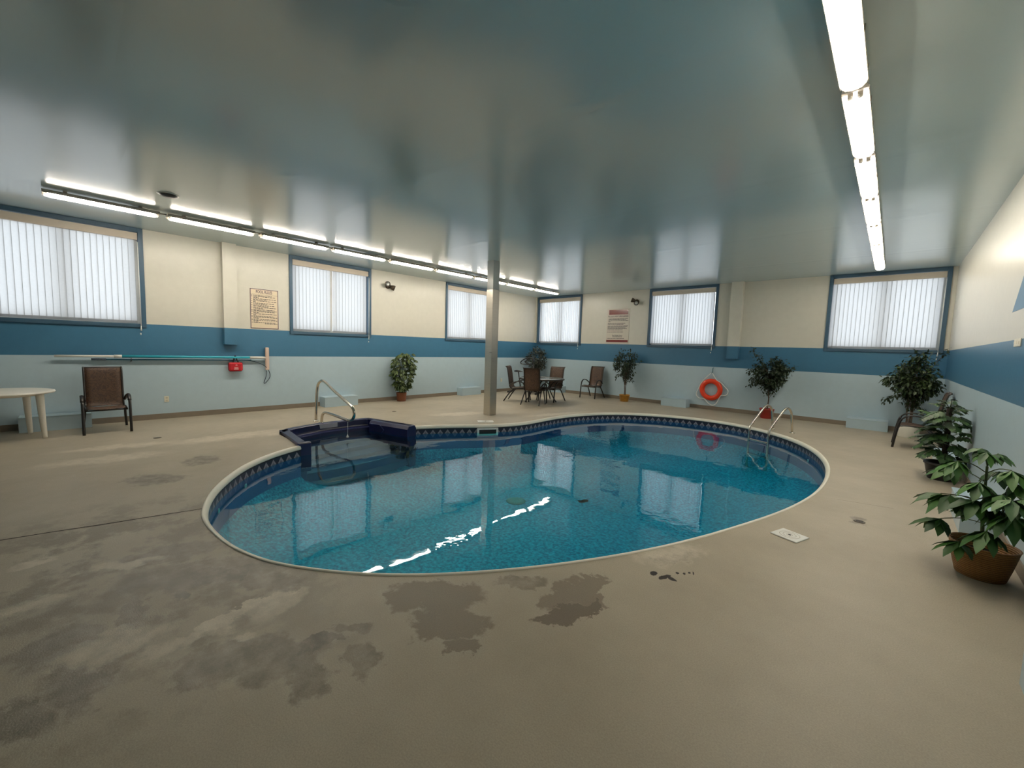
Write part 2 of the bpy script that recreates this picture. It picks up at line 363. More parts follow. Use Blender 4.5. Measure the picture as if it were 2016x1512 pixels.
def band_mat():
    """navy border of the liner with a row of grey diamonds, by arc length (UV)"""
    m, t, b = newmat('navy_diamond_border_vinyl')
    L = t.links.new
    uv = t.nodes.new('ShaderNodeUVMap'); uv.uv_map = 'border'
    s = t.nodes.new('ShaderNodeSeparateXYZ'); L(uv.outputs[0], s.inputs[0])
    def M(op, a, bb=None):
        n = t.nodes.new('ShaderNodeMath'); n.operation = op
        for i, x in enumerate((a, bb)):
            if x is None: continue
            if isinstance(x, (int, float)): n.inputs[i].default_value = x
            else: L(x, n.inputs[i])
        return n.outputs[0]
    fx = M('SUBTRACT', M('FRACT', s.outputs[0]), 0.5); ax = M('ABSOLUTE', fx)
    d = M('ADD', M('MULTIPLY', ax, 2.25), M('MULTIPLY', s.outputs[1], 1.08))
    ins = M('LESS_THAN', d, 0.98); core = M('LESS_THAN', M('ADD', d, M('MULTIPLY', s.outputs[1], 0.3)), 0.60)
    up = M('GREATER_THAN', s.outputs[1], 0.10)
    m1 = t.nodes.new('ShaderNodeMix'); m1.data_type = 'RGBA'; m1.inputs['A'].default_value = (0.008, 0.012, 0.030, 1); m1.inputs['B'].default_value = (0.085, 0.085, 0.115, 1)
    L(ins, m1.inputs['Factor'])
    m2 = t.nodes.new('ShaderNodeMix'); m2.data_type = 'RGBA'; m2.inputs['B'].default_value = (0.26, 0.25, 0.27, 1); L(m1.outputs['Result'], m2.inputs['A']); L(M('MULTIPLY', ins, up), m2.inputs['Factor'])
    m3 = t.nodes.new('ShaderNodeMix'); m3.data_type = 'RGBA'; m3.inputs['B'].default_value = (0.12, 0.12, 0.16, 1); L(m2.outputs['Result'], m3.inputs['A']); L(core, m3.inputs['Factor'])
    L(m3.outputs['Result'], b.inputs['Base Color']); b.inputs['Roughness'].default_value = 0.35
    return m
M_band = band_mat()
M_bead = mat('black_coping_track', (0.012, 0.012, 0.014), 0.5)
M_linerwall = mat('deep_blue_liner_wall', (0.006, 0.07, 0.22), 0.4, noise=0.12, nscale=40)

def two_way_fresnel(t, ior):
    """same reflectance from both sides (the sheet does not bend light)"""
    fr = t.nodes.new('ShaderNodeFresnel'); g = t.nodes.new('ShaderNodeNewGeometry'); mr = t.nodes.new('ShaderNodeMapRange')
    mr.inputs[3].default_value = ior; mr.inputs[4].default_value = 1.0 / ior
    t.links.new(g.outputs['Backfacing'], mr.inputs[0]); t.links.new(mr.outputs[0], fr.inputs[0]); return fr

def water_mat():
    m, t, b = newmat('pool_water'); t.nodes.remove(b)
    out = t.nodes['Material Output']; L = t.links.new
    tr = t.nodes.new('ShaderNodeBsdfTransparent'); tr.inputs[0].default_value = (0.40, 0.95, 1.0, 1)
    gl = t.nodes.new('ShaderNodeBsdfGlossy'); gl.inputs['Roughness'].default_value = 0.012; gl.inputs[0].default_value = (0.96, 0.99, 1.0, 1)
    fr = two_way_fresnel(t, 1.40)
    g = t.nodes.new('ShaderNodeNewGeometry')
    n = t.nodes.new('ShaderNodeTexNoise'); n.inputs['Scale'].default_value = 2.2; n.inputs['Detail'].default_value = 2; n.inputs['Roughness'].default_value = 0.4
    w = t.nodes.new('ShaderNodeTexNoise'); w.inputs['Scale'].default_value = 11.0; w.inputs['Detail'].default_value = 2
    pm = t.nodes.new('ShaderNodeTexNoise'); pm.inputs['Scale'].default_value = 0.55; pm.inputs['Detail'].default_value = 1
    for k in (n, w, pm): L(g.outputs['Position'], k.inputs['Vector'])
    pr = t.nodes.new('ShaderNodeMapRange'); pr.inputs[1].default_value = 0.55; pr.inputs[2].default_value = 0.72; L(pm.outputs['Fac'], pr.inputs[0])
    mu = t.nodes.new('ShaderNodeMath'); mu.operation = 'MULTIPLY'; L(w.outputs['Fac'], mu.inputs[0]); L(pr.outputs[0], mu.inputs[1])
    b1 = t.nodes.new('ShaderNodeBump'); b1.inputs['Strength'].default_value = 0.07; b1.inputs['Distance'].default_value = 0.05; L(n.outputs['Fac'], b1.inputs['Height'])
    b2 = t.nodes.new('ShaderNodeBump'); b2.inputs['Strength'].default_value = 0.10; b2.inputs['Distance'].default_value = 0.02; L(mu.outputs[0], b2.inputs['Height']); L(b1.outputs[0], b2.inputs['Normal'])
    L(b2.outputs[0], gl.inputs['Normal']); L(b2.outputs[0], fr.inputs['Normal'])
    mx = t.nodes.new('ShaderNodeMixShader'); L(fr.outputs[0], mx.inputs[0]); L(tr.outputs[0], mx.inputs[1]); L(gl.outputs[0], mx.inputs[2])
    L(mx.outputs[0], out.inputs['Surface'])
    return m
M_water = water_mat()

def glass_mat(name, tint=(0.95, 0.97, 0.97), ior=1.45):
    m, t, b = newmat(name); t.nodes.remove(b); out = t.nodes['Material Output']
    tr = t.nodes.new('ShaderNodeBsdfTransparent'); tr.inputs[0].default_value = tint + (1,)
    gl = t.nodes.new('ShaderNodeBsdfGlossy'); gl.inputs['Roughness'].default_value = 0.03
    fr = two_way_fresnel(t, ior)
    mx = t.nodes.new('ShaderNodeMixShader')
    t.links.new(fr.outputs[0], mx.inputs[0]); t.links.new(tr.outputs[0], mx.inputs[1]); t.links.new(gl.outputs[0], mx.inputs[2]); t.links.new(mx.outputs[0], out.inputs['Surface'])
    return m
M_glass = glass_mat('window_glass')
M_table_reflect = mat('table_glass_reflection_grey', (0.20, 0.22, 0.21), 0.15, noise=0.1, nscale=30)  # grey base puts the glass top's window reflections into the colour

def vane_mat(k=1.0):
    m, t, b = newmat('translucent_white_vane_fabric'); t.nodes.remove(b); out = t.nodes['Material Output']
    df = t.nodes.new('ShaderNodeBsdfDiffuse'); df.inputs[0].default_value = (0.36, 0.36, 0.36, 1)
    tl = t.nodes.new('ShaderNodeBsdfTranslucent')
    g = t.nodes.new('ShaderNodeTexCoord'); n = t.nodes.new('ShaderNodeTexNoise'); n.inputs['Scale'].default_value = 30; n.inputs['Detail'].default_value = 3
    t.links.new(g.outputs['Object'], n.inputs['Vector'])
    r = t.nodes.new('ShaderNodeValToRGB'); r.color_ramp.elements[0].color = (0.82 * k, 0.82 * k, 0.82 * k, 1); r.color_ramp.elements[1].color = (0.93 * k, 0.93 * k, 0.93 * k, 1)
    t.links.new(n.outputs['Fac'], r.inputs[0]); t.links.new(r.outputs[0], tl.inputs[0])
    mx = t.nodes.new('ShaderNodeMixShader'); mx.inputs[0].default_value = 0.5
    t.links.new(df.outputs[0], mx.inputs[1]); t.links.new(tl.outputs[0], mx.inputs[2]); t.links.new(mx.outputs[0], out.inputs['Surface'])
    return m
M_vane = vane_mat(); M_hem_overlap_shade = vane_mat(0.62)  # second is a darker copy: bottom hems and painted overlap shade
M_valance = mat('beige_valance_vinyl', (0.62, 0.53, 0.43), 0.45, noise=0.02)

def tube_light_mat(k):
    m, t, b = newmat('lit_fluorescent_tube'); t.nodes.remove(b)
    e = t.nodes.new('ShaderNodeEmission'); e.inputs[0].default_value = TUBE_COLOR + (1,); e.inputs[1].default_value = TUBE_STRENGTH * k
    t.links.new(e.outputs[0], t.nodes['Material Output'].inputs['Surface']); return m
M_tube_left, M_tube_right = tube_light_mat(0.98), tube_light_mat(0.84)
def diffuser_mat():
    m, t, b = newmat('ribbed_clear_diffuser'); t.nodes.remove(b); out = t.nodes['Material Output']
    tr = t.nodes.new('ShaderNodeBsdfTransparent'); tr.inputs[0].default_value = (0.93, 0.92, 0.88, 1)
    tl = t.nodes.new('ShaderNodeBsdfTranslucent'); tl.inputs[0].default_value = (0.9, 0.88, 0.82, 1)
    g = t.nodes.new('ShaderNodeTexCoord'); w = t.nodes.new('ShaderNodeTexWave'); w.inputs['Scale'].default_value = 60; w.bands_direction = 'X'
    t.links.new(g.outputs['Object'], w.inputs['Vector'])
    mr = t.nodes.new('ShaderNodeMapRange'); mr.inputs[3].default_value = 0.18; mr.inputs[4].default_value = 0.34; t.links.new(w.outputs['Fac'], mr.inputs[0])
    mx = t.nodes.new('ShaderNodeMixShader'); t.links.new(mr.outputs[0], mx.inputs[0])
    t.links.new(tr.outputs[0], mx.inputs[1]); t.links.new(tl.outputs[0], mx.inputs[2]); t.links.new(mx.outputs[0], out.inputs['Surface'])
    return m
M_diff = diffuser_mat()
M_fix = mat('grey_fixture_housing', (0.50, 0.45, 0.38), 0.4, noise=0.02)

def sling_mat():
    m, t, b = newmat('brown_scroll_sling_fabric')
    g = t.nodes.new('ShaderNodeTexCoord')
    n = t.nodes.new('ShaderNodeTexNoise'); n.inputs['Scale'].default_value = 6; n.inputs['Detail'].default_value = 2
    mxv = t.nodes.new('ShaderNodeMix'); mxv.data_type = 'RGBA'; mxv.inputs['Factor'].default_value = 0.25
    t.links.new(g.outputs['Object'], n.inputs['Vector']); t.links.new(g.outputs['Object'], mxv.inputs['A']); t.links.new(n.outputs['Color'], mxv.inputs['B'])
    v = t.nodes.new('ShaderNodeTexVoronoi'); v.inputs['Scale'].default_value = 8.5; v.feature = 'F1'
    t.links.new(mxv.outputs['Result'], v.inputs['Vector'])
    ml = t.nodes.new('ShaderNodeMath'); ml.operation = 'MULTIPLY'; ml.inputs[1].default_value = 34; t.links.new(v.outputs['Distance'], ml.inputs[0])
    sn = t.nodes.new('ShaderNodeMath'); sn.operation = 'SINE'; t.links.new(ml.outputs[0], sn.inputs[0])
    r = t.nodes.new('ShaderNodeValToRGB')
    r.color_ramp.elements[0].position = 0.15; r.color_ramp.elements[0].color = (0.038, 0.018, 0.010, 1)
    r.color_ramp.elements[1].position = 0.75; r.color_ramp.elements[1].color = (0.078, 0.041, 0.021, 1)
    mr = t.nodes.new('ShaderNodeMapRange'); mr.inputs[1].default_value = -1; t.links.new(sn.outputs[0], mr.inputs[0]); t.links.new(mr.outputs[0], r.inputs[0])
    t.links.new(r.outputs[0], b.inputs['Base Color']); b.inputs['Roughness'].default_value = 0.6
    return m
M_sling = sling_mat()

def wicker_mat(name, c1, c2):
    m, t, b = newmat(name)
    g = t.nodes.new('ShaderNodeTexCoord')
    w = t.nodes.new('ShaderNodeTexWave'); w.bands_direction = 'Z'; w.inputs['Scale'].default_value = 22; w.inputs['Distortion'].default_value = 1.5; w.inputs['Detail'].default_value = 2; w.inputs['Detail Scale'].default_value = 6
    t.links.new(g.outputs['Object'], w.inputs['Vector'])
    r = t.nodes.new('ShaderNodeValToRGB'); r.color_ramp.elements[0].color = c1 + (1,); r.color_ramp.elements[1].color = c2 + (1,)
    t.links.new(w.outputs['Fac'], r.inputs[0]); t.links.new(r.outputs[0], b.inputs['Base Color']); b.inputs['Roughness'].default_value = 0.6
    bp = t.nodes.new('ShaderNodeBump'); bp.inputs['Strength'].default_value = 0.6; bp.inputs['Distance'].default_value = 0.008
    t.links.new(w.outputs['Fac'], bp.inputs['Height']); t.links.new(bp.outputs[0], b.inputs['Normal'])
    return m
M_basket = wicker_mat('honey_wicker', (0.17, 0.075, 0.015), (0.36, 0.175, 0.045))
M_basket2 = wicker_mat('reddish_wicker', (0.10, 0.022, 0.006), (0.22, 0.07, 0.02))

def leaf_mat(name, c1, c2, rough=0.52):
    m, t, b = newmat(name)
    g = t.nodes.new('ShaderNodeNewGeometry')
    r = t.nodes.new('ShaderNodeValToRGB'); r.color_ramp.elements[0].color = c1 + (1,); r.color_ramp.elements[1].color = c2 + (1,)
    t.links.new(g.outputs['Random Per Island'], r.inputs[0]); t.links.new(r.outputs[0], b.inputs['Base Color'])
    b.inputs['Roughness'].default_value = rough
    return m
M_ficus = leaf_mat('ficus_leaf', (0.008, 0.020, 0.009), (0.026, 0.048, 0.016))
M_ficus2 = leaf_mat('silk_ficus_leaf', (0.007, 0.018, 0.006), (0.032, 0.062, 0.010))
M_variegated = leaf_mat('grey_green_leaf', (0.020, 0.028, 0.018), (0.085, 0.092, 0.065))
M_umbrella = leaf_mat('umbrella_leaf', (0.018, 0.045, 0.010), (0.10, 0.14, 0.035))
M_fatsia = leaf_mat('fresh_green_leaf', (0.014, 0.055, 0.010), (0.055, 0.15, 0.024))
M_split = leaf_mat('split_leaf_green', (0.008, 0.028, 0.010), (0.040, 0.10, 0.022))

# ------------------------------------------------------------------ room shell
XR, YF, YN, H = 10.877, 12.999, -2.4, 3.45
ZB, ZT = 1.191, 1.765
WZ = 1.70
TH = 0.22
WIN_L = [(-0.12, 1.855), (4.293, 6.262), (8.69, 10.66)]
WIN_F = [(0.085, 2.041), (4.458, 6.422), (8.832, 10.80)]

def wall_bands(mb, put, a0, a1, z0, z1):
    for lo, hi, m in ((0, ZB, 2), (ZB, ZT, 1), (ZT, H, 0)):
        l, h = max(lo, z0), min(hi, z1)
        if h - l > 1e-4: put(mb, a0, a1, l, h, m)

def make_wall(name, put, A0, A1, wins):
    mb = MB(); cur = A0
    for (w0, w1) in wins:
        wall_bands(mb, put, cur, w0, 0, H); wall_bands(mb, put, w0, w1, 0, WZ); cur = w1
    wall_bands(mb, put, cur, A1, 0, H)
    return mb
wl = make_wall('wall_left', lambda mb, a, b, z0, z1, m: mb.bx(-TH, 0, a, b, z0, z1, m), YN, YF + TH, WIN_L)
tag(wl.build('wall_left', [M_cream, M_stripe, M_lower]), kind='structure')
wf = make_wall('wall_far', lambda mb, a, b, z0, z1, m: mb.bx(a, b, YF, YF + TH, z0, z1, m), 0, XR, WIN_F)
tag(wf.build('wall_far', [M_cream, M_stripe, M_lower]), kind='structure')
wr = MB(); wall_bands(wr, lambda mb, a, b, z0, z1, m: mb.bx(XR, XR + TH, a, b, z0, z1, m), YN, YF + TH, 0, H)
# painted teal triangle on the right wall
for (a, b_, c) in (((7.08, 2.04), (5.60, 2.04), (6.34, 2.78)),):
    i = wr.add([(XR - 0.0015, a[0], a[1]), (XR - 0.0015, b_[0], b_[1]), (XR - 0.0015, c[0], c[1])]); wr.face((i, i + 1, i + 2), 1)
tag(wr.build('wall_right', [M_cream, M_stripe, M_lower]), kind='structure')
wn = MB(); wall_bands(wn, lambda mb, a, b, z0, z1, m: mb.bx(a, b, YN - TH, YN, z0, z1, m), -TH, XR + TH, 0, H)
tag(wn.build('wall_near', [M_cream, M_stripe, M_lower]), kind='structure')
cm = MB().bx(-TH, XR + TH, YN - TH, YF + TH, H, H + 0.15)
tag(cm.build('ceiling', M_ceil), kind='structure')

# baseboards (taupe vinyl cove) with breaks at the boxes
BH, BT = 0.10, 0.012
BOX_L = [(0.29, 1.08), (4.94, 5.76), (9.20, 10.0)]
BOX_F = [(0.72, 1.50), (5.14, 5.86), (9.40, 10.10)]
BOX_R = [(3.08, 3.88), (6.25, 7.05), (8.95, 9.75)]
def gaps(a0, a1, holes):
    cur = a0
    for h0, h1 in holes:
        yield cur, h0; cur = h1
    yield cur, a1
for nm, holes, put in (('baseboard_left', BOX_L, lambda m, a, b: m.bx(0, BT, a, b, 0, BH)),
                       ('baseboard_far', BOX_F, lambda m, a, b: m.bx(a, b, YF - BT, YF, 0, BH)),
                       ('baseboard_right', BOX_R, lambda m, a, b: m.bx(XR - BT, XR, a, b, 0, BH))):
    mb = MB()
    A1 = XR - BT if nm == 'baseboard_far' else YF
    for a, b_ in gaps(BT if nm == 'baseboard_far' else YN, A1, holes): put(mb, a, b_)
    tag(mb.build(nm, M_base), kind='structure')

# pilaster boxes from the ceiling into the stripe
def pilaster(name, x0, x1, y0, y1):
    mb = MB().bx(x0, x1, y0, y1, ZT, H, 0).bx(x0, x1, y0, y1, 1.43, ZT, 1)
    tag(mb.build(name, [M_cream, M_stripe]), kind='structure')
pilaster('trim_1', 0.0, 0.13, 3.02, 3.262)
pilaster('trim_2', 6.765, 7.05, YF - 0.15, YF)
tag(MB().bx(0, 0.05, YF - 0.045, YF, ZT, H).build('trim_3', M_cream), kind='structure')

# ------------------------------------------------------------------ pool outline
EDGE = [(3.696, 3.107), (3.874, 2.715), (4.19, 2.337), (4.492, 2.09), (4.93, 1.825), (5.301, 1.667), (5.621, 1.575), (5.826, 1.542), (6.078, 1.535), (6.394, 1.555), (6.623, 1.595), (6.842, 1.653), (7.064, 1.744), (7.33, 1.907), (7.573, 2.089), (7.839, 2.342), (8.089, 2.649), (8.334, 3.002), (8.577, 3.418), (8.825, 3.919), (9.029, 4.446), (9.151, 4.818), (9.344, 5.438), (9.475, 6.018), (9.565, 6.642), (9.585, 7.307), (9.55, 7.98), (9.443, 8.634), (9.248, 9.294), (8.912, 9.953), (8.419, 10.518), (7.77, 10.925), (7.034, 11.085), (6.223, 10.969), (5.436, 10.574), (4.897, 9.995), (4.572, 9.246), (4.459, 8.546), (4.474, 7.913), (4.501, 7.375), (4.421, 6.927), (4.213, 6.487), (3.929, 6.084), (3.665, 5.688), (3.478, 5.284)]
E3 = spline([(x, y, 0) for x, y in EDGE], 4)
def smooth(P, it=6):
    P = [p.copy() for p in P]
    for _ in range(it):
        Q = [p.copy() for p in P]
        for i in range(1, len(P) - 1): Q[i] = P[i] * 0.5 + (P[i - 1] + P[i + 1]) * 0.25
        P = Q
    return P
E3 = smooth(E3)
def inset(P, d):
    out = []
    for i, p in enumerate(P):
        a = P[max(0, i - 1)]; b_ = P[min(len(P) - 1, i + 1)]; t = (b_ - a).normalized()
        out.append(p + Vector((-t.y, t.x, 0)) * d)      # counter-clockwise: left is inside
    return out
STEP_RIM = [(3.52, 5.19), (3.10, 5.12), (2.40, 4.95), (2.33, 4.86), (2.29, 4.50), (2.325, 3.93), (2.46, 3.42), (2.56, 3.28), (2.72, 3.16), (3.23, 3.16), (3.50, 3.12), (3.65, 3.09)]
hole = [(p.x, p.y) for p in inset(E3, 0.012)] + STEP_RIM

# floor slab with the pool hole
import bmesh
def floor_mesh():
    bm = bmesh.new()
    outer = [bm.verts.new(p) for p in ((-TH, YN - TH, 0), (XR + TH, YN - TH, 0), (XR + TH, YF + TH, 0), (-TH, YF + TH, 0))]
    inner = [bm.verts.new((x, y, 0)) for x, y in hole]
    ed = [bm.edges.new((L_[i], L_[(i + 1) % len(L_)])) for L_ in (outer, inner) for i in range(len(L_))]
    bmesh.ops.triangle_fill(bm, use_beauty=True, use_dissolve=False, edges=ed)
    bmesh.ops.recalc_face_normals(bm, faces=bm.faces)
    if sum(f.normal.z for f in bm.faces) < 0: bmesh.ops.reverse_faces(bm, faces=bm.faces)
    lows = [bm.verts.new((x, y, -0.10)) for x, y in hole]
    n = len(inner)
    for i in range(n): bm.faces.new((inner[i], inner[(i + 1) % n], lows[(i + 1) % n], lows[i]))
    me = bpy.data.meshes.new('floor'); bm.to_mesh(me); bm.free(); me.materials.append(M_floor)
    o = bpy.data.objects.new('floor', me); COL.objects.link(o); return o
tag(floor_mesh(), kind='structure')

# saw-cut joint in the deck left of the pool and a faint one on the right
def joint(name, pts, w):
    mb = MB()
    for a, b_ in zip(pts, pts[1:]):
        a, b_ = Vector(a), Vector(b_); n = Vector((-(b_ - a).y, (b_ - a).x, 0)).normalized() * w / 2
        mb.quad(a - n, a + n, b_ + n, b_ - n)
    o = mb.build(name, M_groove); tag(o, kind='structure')
joint('trim_4', [(5.56, 1.60, 0.0012), (5.483, 1.26, 0.0012), (5.418, 0.952, 0.0012), (5.347, 0.674, 0.0012), (5.294, 0.421, 0.0012), (5.0, -0.9, 0.0012), (4.7, YN, 0.0012)], 0.017)
joint('trim_5', [(9.74, 6.49, 0.0012), (9.914, 6.534, 0.0012), (10.196, 6.60, 0.0012)], 0.004)

# ------------------------------------------------------------------ swimming pool
ZW = -0.152
ZFLOOR = -0.80
pool = empty('swimming_pool', (0, 0, 0))
tag(pool, 'kidney-shaped in-ground swimming pool with a cream rim and blue water', 'pool')
def sweep(prof, path, m=0):
    """prof: (inset, z) pairs swept along the pool edge"""
    mb = MB(); cols = [inset(path, d) for d, z in prof]
    rows = [[Vector((c[i].x, c[i].y, z)) for c, (d, z) in zip(cols, prof)] for i in range(len(path))]
    mb.grid(rows, m, True); return mb
cop = sweep([(0.0, -0.04), (0.0, 0.004), (0.004, 0.009), (0.014, 0.010), (0.026, 0.005), (0.038, -0.008), (0.047, -0.024), (0.050, -0.040), (0.046, -0.052), (0.03, -0.056), (0.0, -0.05)], E3)
cop.build('coping', M_coping, pool)
bead = sweep([(0.03, -0.050), (0.040, -0.054), (0.043, -0.062), (0.040, -0.070)], E3)
bead.build('coping_track', M_bead, pool)
# border strip with diamonds (UV by arc length)
bi = inset(E3, 0.038); mb = MB(); rows = []
for i, p in enumerate(bi): rows.append([(p.x, p.y, -0.066), (p.x, p.y, -0.162)])
mb.grid(rows, 0, True)
bo = mb.build('diamond_border', M_band, pool)
uvl = bo.data.uv_layers.new(name='border'); arc = [0.0]
for a, b_ in zip(bi, bi[1:]): arc.append(arc[-1] + (b_ - a).length)
for poly in bo.data.polygons:
    for li in poly.loop_indices:
        vi = bo.data.loops[li].vertex_index; uvl.data[li].uv = (arc[vi // 2] / 0.142, 1.0 - (vi % 2))
sweep([(0.037, -0.162), (0.037, -0.3), (0.04, -0.62)], E3).build('liner_wall', M_linerwall, pool)
# liner floor: closed by the step opening line, dished
li = inset(E3, 0.04); ctr = Vector((6.7, 6.2, 0)); mb = MB(); rows = []
ring = li + [Vector((2.62, 5.0, 0)), Vector((2.45, 4.1, 0)), Vector((2.75, 3.3, 0)), li[0]]
for s_, z in ((1.0, -0.46), (0.985, -0.54), (0.95, -0.62), (0.88, -0.70), (0.6, ZFLOOR), (0.02, ZFLOOR)):
    rows.append([Vector((ctr.x + (p.x - ctr.x) * s_, ctr.y + (p.y - ctr.y) * s_, z)) for p in ring])
mb.grid(rows, 0, True); mb.build('liner_floor', M_liner, pool)
# unseen dark box added behind liner and steps to keep sky light out
mb = MB().bx(2.05, 9.9, 1.2, 11.5, -1.22, -1.16)
for a in ((2.05, 2.10, 1.2, 11.5), (9.85, 9.9, 1.2, 11.5), (2.10, 9.85, 1.2, 1.25), (2.10, 9.85, 11.45, 11.5)): mb.bx(a[0], a[1], a[2], a[3], -1.16, -0.02)
mb.build('sky_block_shell', M_blackpl, pool)
# water sheet
wpts = [(p.x, p.y) for p in inset(E3, 0.03)] + [(3.45, 5.15), (2.45, 4.93), (2.35, 4.5), (2.38, 3.9), (2.52, 3.40), (2.72, 3.22), (3.6, 3.15)]
mb = MB(); i0 = mb.add([(x, y, ZW) for x, y in wpts]); mb.face(range(i0, i0 + len(wpts)))
mb.build('water', M_water, pool)
# skimmer mouth on the far-left wall
def edge_frame(x, y):
    k = min(range(len(E3)), key=lambda j: (E3[j].x - x) ** 2 + (E3[j].y - y) ** 2)
    t = (E3[min(k + 1, len(E3) - 1)] - E3[max(k - 1, 0)]).normalized()
    return E3[k], t, Vector((-t.y, t.x, 0))
p0, t0, n0 = edge_frame(4.19, 6.44)
sk = empty('skimmer_mouth', p0 + n0 * 0.046 + Vector((0, 0, -0.135)), math.atan2(t0.y, t0.x)); sk.parent = pool
mb = MB().bx(-0.215, 0.215, -0.012, 0.012, 0.042, 0.075).bx(-0.215, 0.215, -0.012, 0.012, -0.075, -0.042).bx(-0.215, -0.175, -0.012, 0.012, -0.042, 0.042).bx(0.175, 0.215, -0.012, 0.012, -0.042, 0.042)
mb.build('face_frame', M_bright, sk, bevel=0.004)
MB().bx(-0.176, 0.176, -0.010, -0.002, -0.043, 0.043).build('throat', M_blackpl, sk)
# return fittings and main drain
MX = Matrix.Rotation(R(90), 3, 'X')
for (x, y, z) in ((5.0, 1.85, -0.24), (4.3, 2.2, -0.24), (9.2, 9.4, -0.24)):
    q, t_, n_ = edge_frame(x, y)
    M3 = n_.to_track_quat('Z', 'Y').to_matrix()
    MB().lathe([(0.028, 0), (0.028, 0.006), (0.012, 0.010), (0.01, 0.004)], 16, q + n_ * 0.04 + Vector((0, 0, z)), 0, M3).build('return_fitting', M_bright, pool)
MB().lathe([(0.15, 0), (0.15, 0.006), (0.10, 0.02), (0.0, 0.024)], 24, (5.98, 5.42, ZFLOOR)).build('main_drain', mat('pale_green_drain_cover', (0.07, 0.20, 0.18), 0.5, noise=0.3, nscale=60), pool)

# ------------------------------------------------------------------ corner steps
st = empty('entry_steps', (2.95, 4.1, 0)); st.parent = pool
st['label'] = 'navy moulded entry steps'
so = Vector((2.95, 4.1, 0))
def S(x, y, z): return (x - so.x, y - so.y, z)
def lerp(a, b_, t): return (a[0] + (b_[0] - a[0]) * t, a[1] + (b_[1] - a[1]) * t)
backO = spline([(2.70, 3.17, 0), (2.56, 3.28, 0), (2.46, 3.42, 0), (2.325, 3.93, 0), (2.29, 4.50, 0), (2.33, 4.86, 0), (2.40, 4.95, 0)], 5)
frontL, frontR = (3.70, 3.10), (3.545, 5.20)
NB = len(backO)
def col(i, v, ins=0.0):
    """point at fraction v from back to front along side parameter i"""
    u = i / (NB - 1); bk = (backO[i].x, backO[i].y)
    bulge = 0.10 * math.sin(math.pi * u)
    fr_ = lerp(frontL, frontR, u); fr_ = (fr_[0] + bulge, fr_[1])
    return lerp(bk, fr_, v)
ZR = 0.045
mb = MB(); rows = []
def shrink(p, k):
    c = (3.0, 4.15); return (c[0] + (p[0] - c[0]) * k, c[1] + (p[1] - c[1]) * k)
levels = [(0.0, 0.002, 1.0), (0.0, ZR - 0.006, 1.0), (0.012, ZR, 0.995), (0.075, ZR, 0.94), (0.085, ZR - 0.012, 0.93), (0.09, -0.06, 0.925), (0.095, -0.085, 0.92), (0.10, -0.09, 0.915), (0.18, -0.095, 0.905), (0.185, -0.105, 0.90), (0.19, -0.26, 0.90), (0.30, -0.265, 0.90), (0.31, -0.27, 0.90), (0.315, -0.33, 0.90), (0.52, -0.335, 0.90), (0.53, -0.34, 0.90), (0.535, -0.40, 0.90), (0.74, -0.405, 0.90), (0.75, -0.41, 0.90), (0.755, -0.46, 0.90), (0.94, -0.465, 0.90), (0.95, -0.47, 0.90), (0.955, -0.60, 0.90), (1.0, -0.70, 0.90)]
for v, z, ky in levels:
    row = []
    for i in range(NB):
        x, y = col(i, v); y = 4.13 + (y - 4.13) * ky
        row.append(S(x, y, z))
    rows.append(row)
mb.grid(rows, 0, False)
for p in mb.f: pass
mb.build('step_treads', M_navy, st)
# side walls: rim strips along both sides plus walls down to the pool floor
def side(name, a, b_, w, inward):
    mb = MB(); a, b_ = Vector((a[0], a[1], 0)), Vector((b_[0], b_[1], 0)); n = Vector(inward).normalized() * w
    prof = [(0, 0.002), (0, ZR - 0.006), (0.08, ZR), (0.92, ZR), (1.0, ZR - 0.01), (1.0, -0.9)]
    mb.grid([[Vector(S(*(p + n * k)[:2], z)) for k, z in prof] for p in (a, a.lerp(b_, 0.5), b_)], 0, False)
    return mb.build(name, M_navy, st)
side('side_wall', (3.70, 3.085), (2.56, 3.215), 0.13, (0.1, 1, 0))
sw = side('side_wall', (2.38, 4.945), (3.54, 5.215), 0.10, (0.22, -1, 0))
for a, b_ in (((3.58, 5.11), (3.50, 5.36)), ((3.70, 3.22), (3.76, 3.02))):
    MB().quad(S(a[0], a[1], -0.24), S(b_[0], b_[1], -0.24), S(b_[0], b_[1], -1.0), S(a[0], a[1], -1.0)).build('end_panel', M_navy, st)
# hexagonal beam along the right side, its end facing the pool
ax0, ax1 = Vector((2.62, 4.90, -0.105)), Vector((3.60, 5.135, -0.105)); dv = (ax1 - ax0).normalized(); nv = Vector((-dv.y, dv.x, 0))
octo = [(-0.115, -0.07), (-0.07, -0.145), (0.07, -0.145), (0.115, -0.07), (0.115, 0.09), (0.075, 0.15), (-0.075, 0.15), (-0.115, 0.09)]
mb = MB(); ia = mb.add([S(*(ax0 + nv * u + Vector((0, 0, w)))) for u, w in octo]); ib = mb.add([S(*(ax1 + nv * u + Vector((0, 0, w)))) for u, w in octo])
for k in range(8): mb.face((ia + k, ia + (k + 1) % 8, ib + (k + 1) % 8, ib + k))
mb.face([ib + k for k in range(8)]); mb.face([ia + k for k in range(8)][::-1])
mb.build('side_beam', M_navy, st, bevel=0.01)
# raised moulding lines on the inner face of that beam
mb = MB(); fn = -nv * 0.117
hexl = [(0.05, 0.085), (0.30, 0.085), (0.40, 0.0), (0.30, -0.095), (0.08, -0.095)]
L_ = (ax1 - ax0).length
mb.tube([S(*(ax0 + dv * (L_ * a) + fn + Vector((0, 0, z + 0.01)))) for a, z in hexl], 0.005, 6)
mb.build('moulded_rib', mat('lighter_navy_rib', (0.05, 0.07, 0.20), 0.25), st)  # rib in a lighter navy than the beam
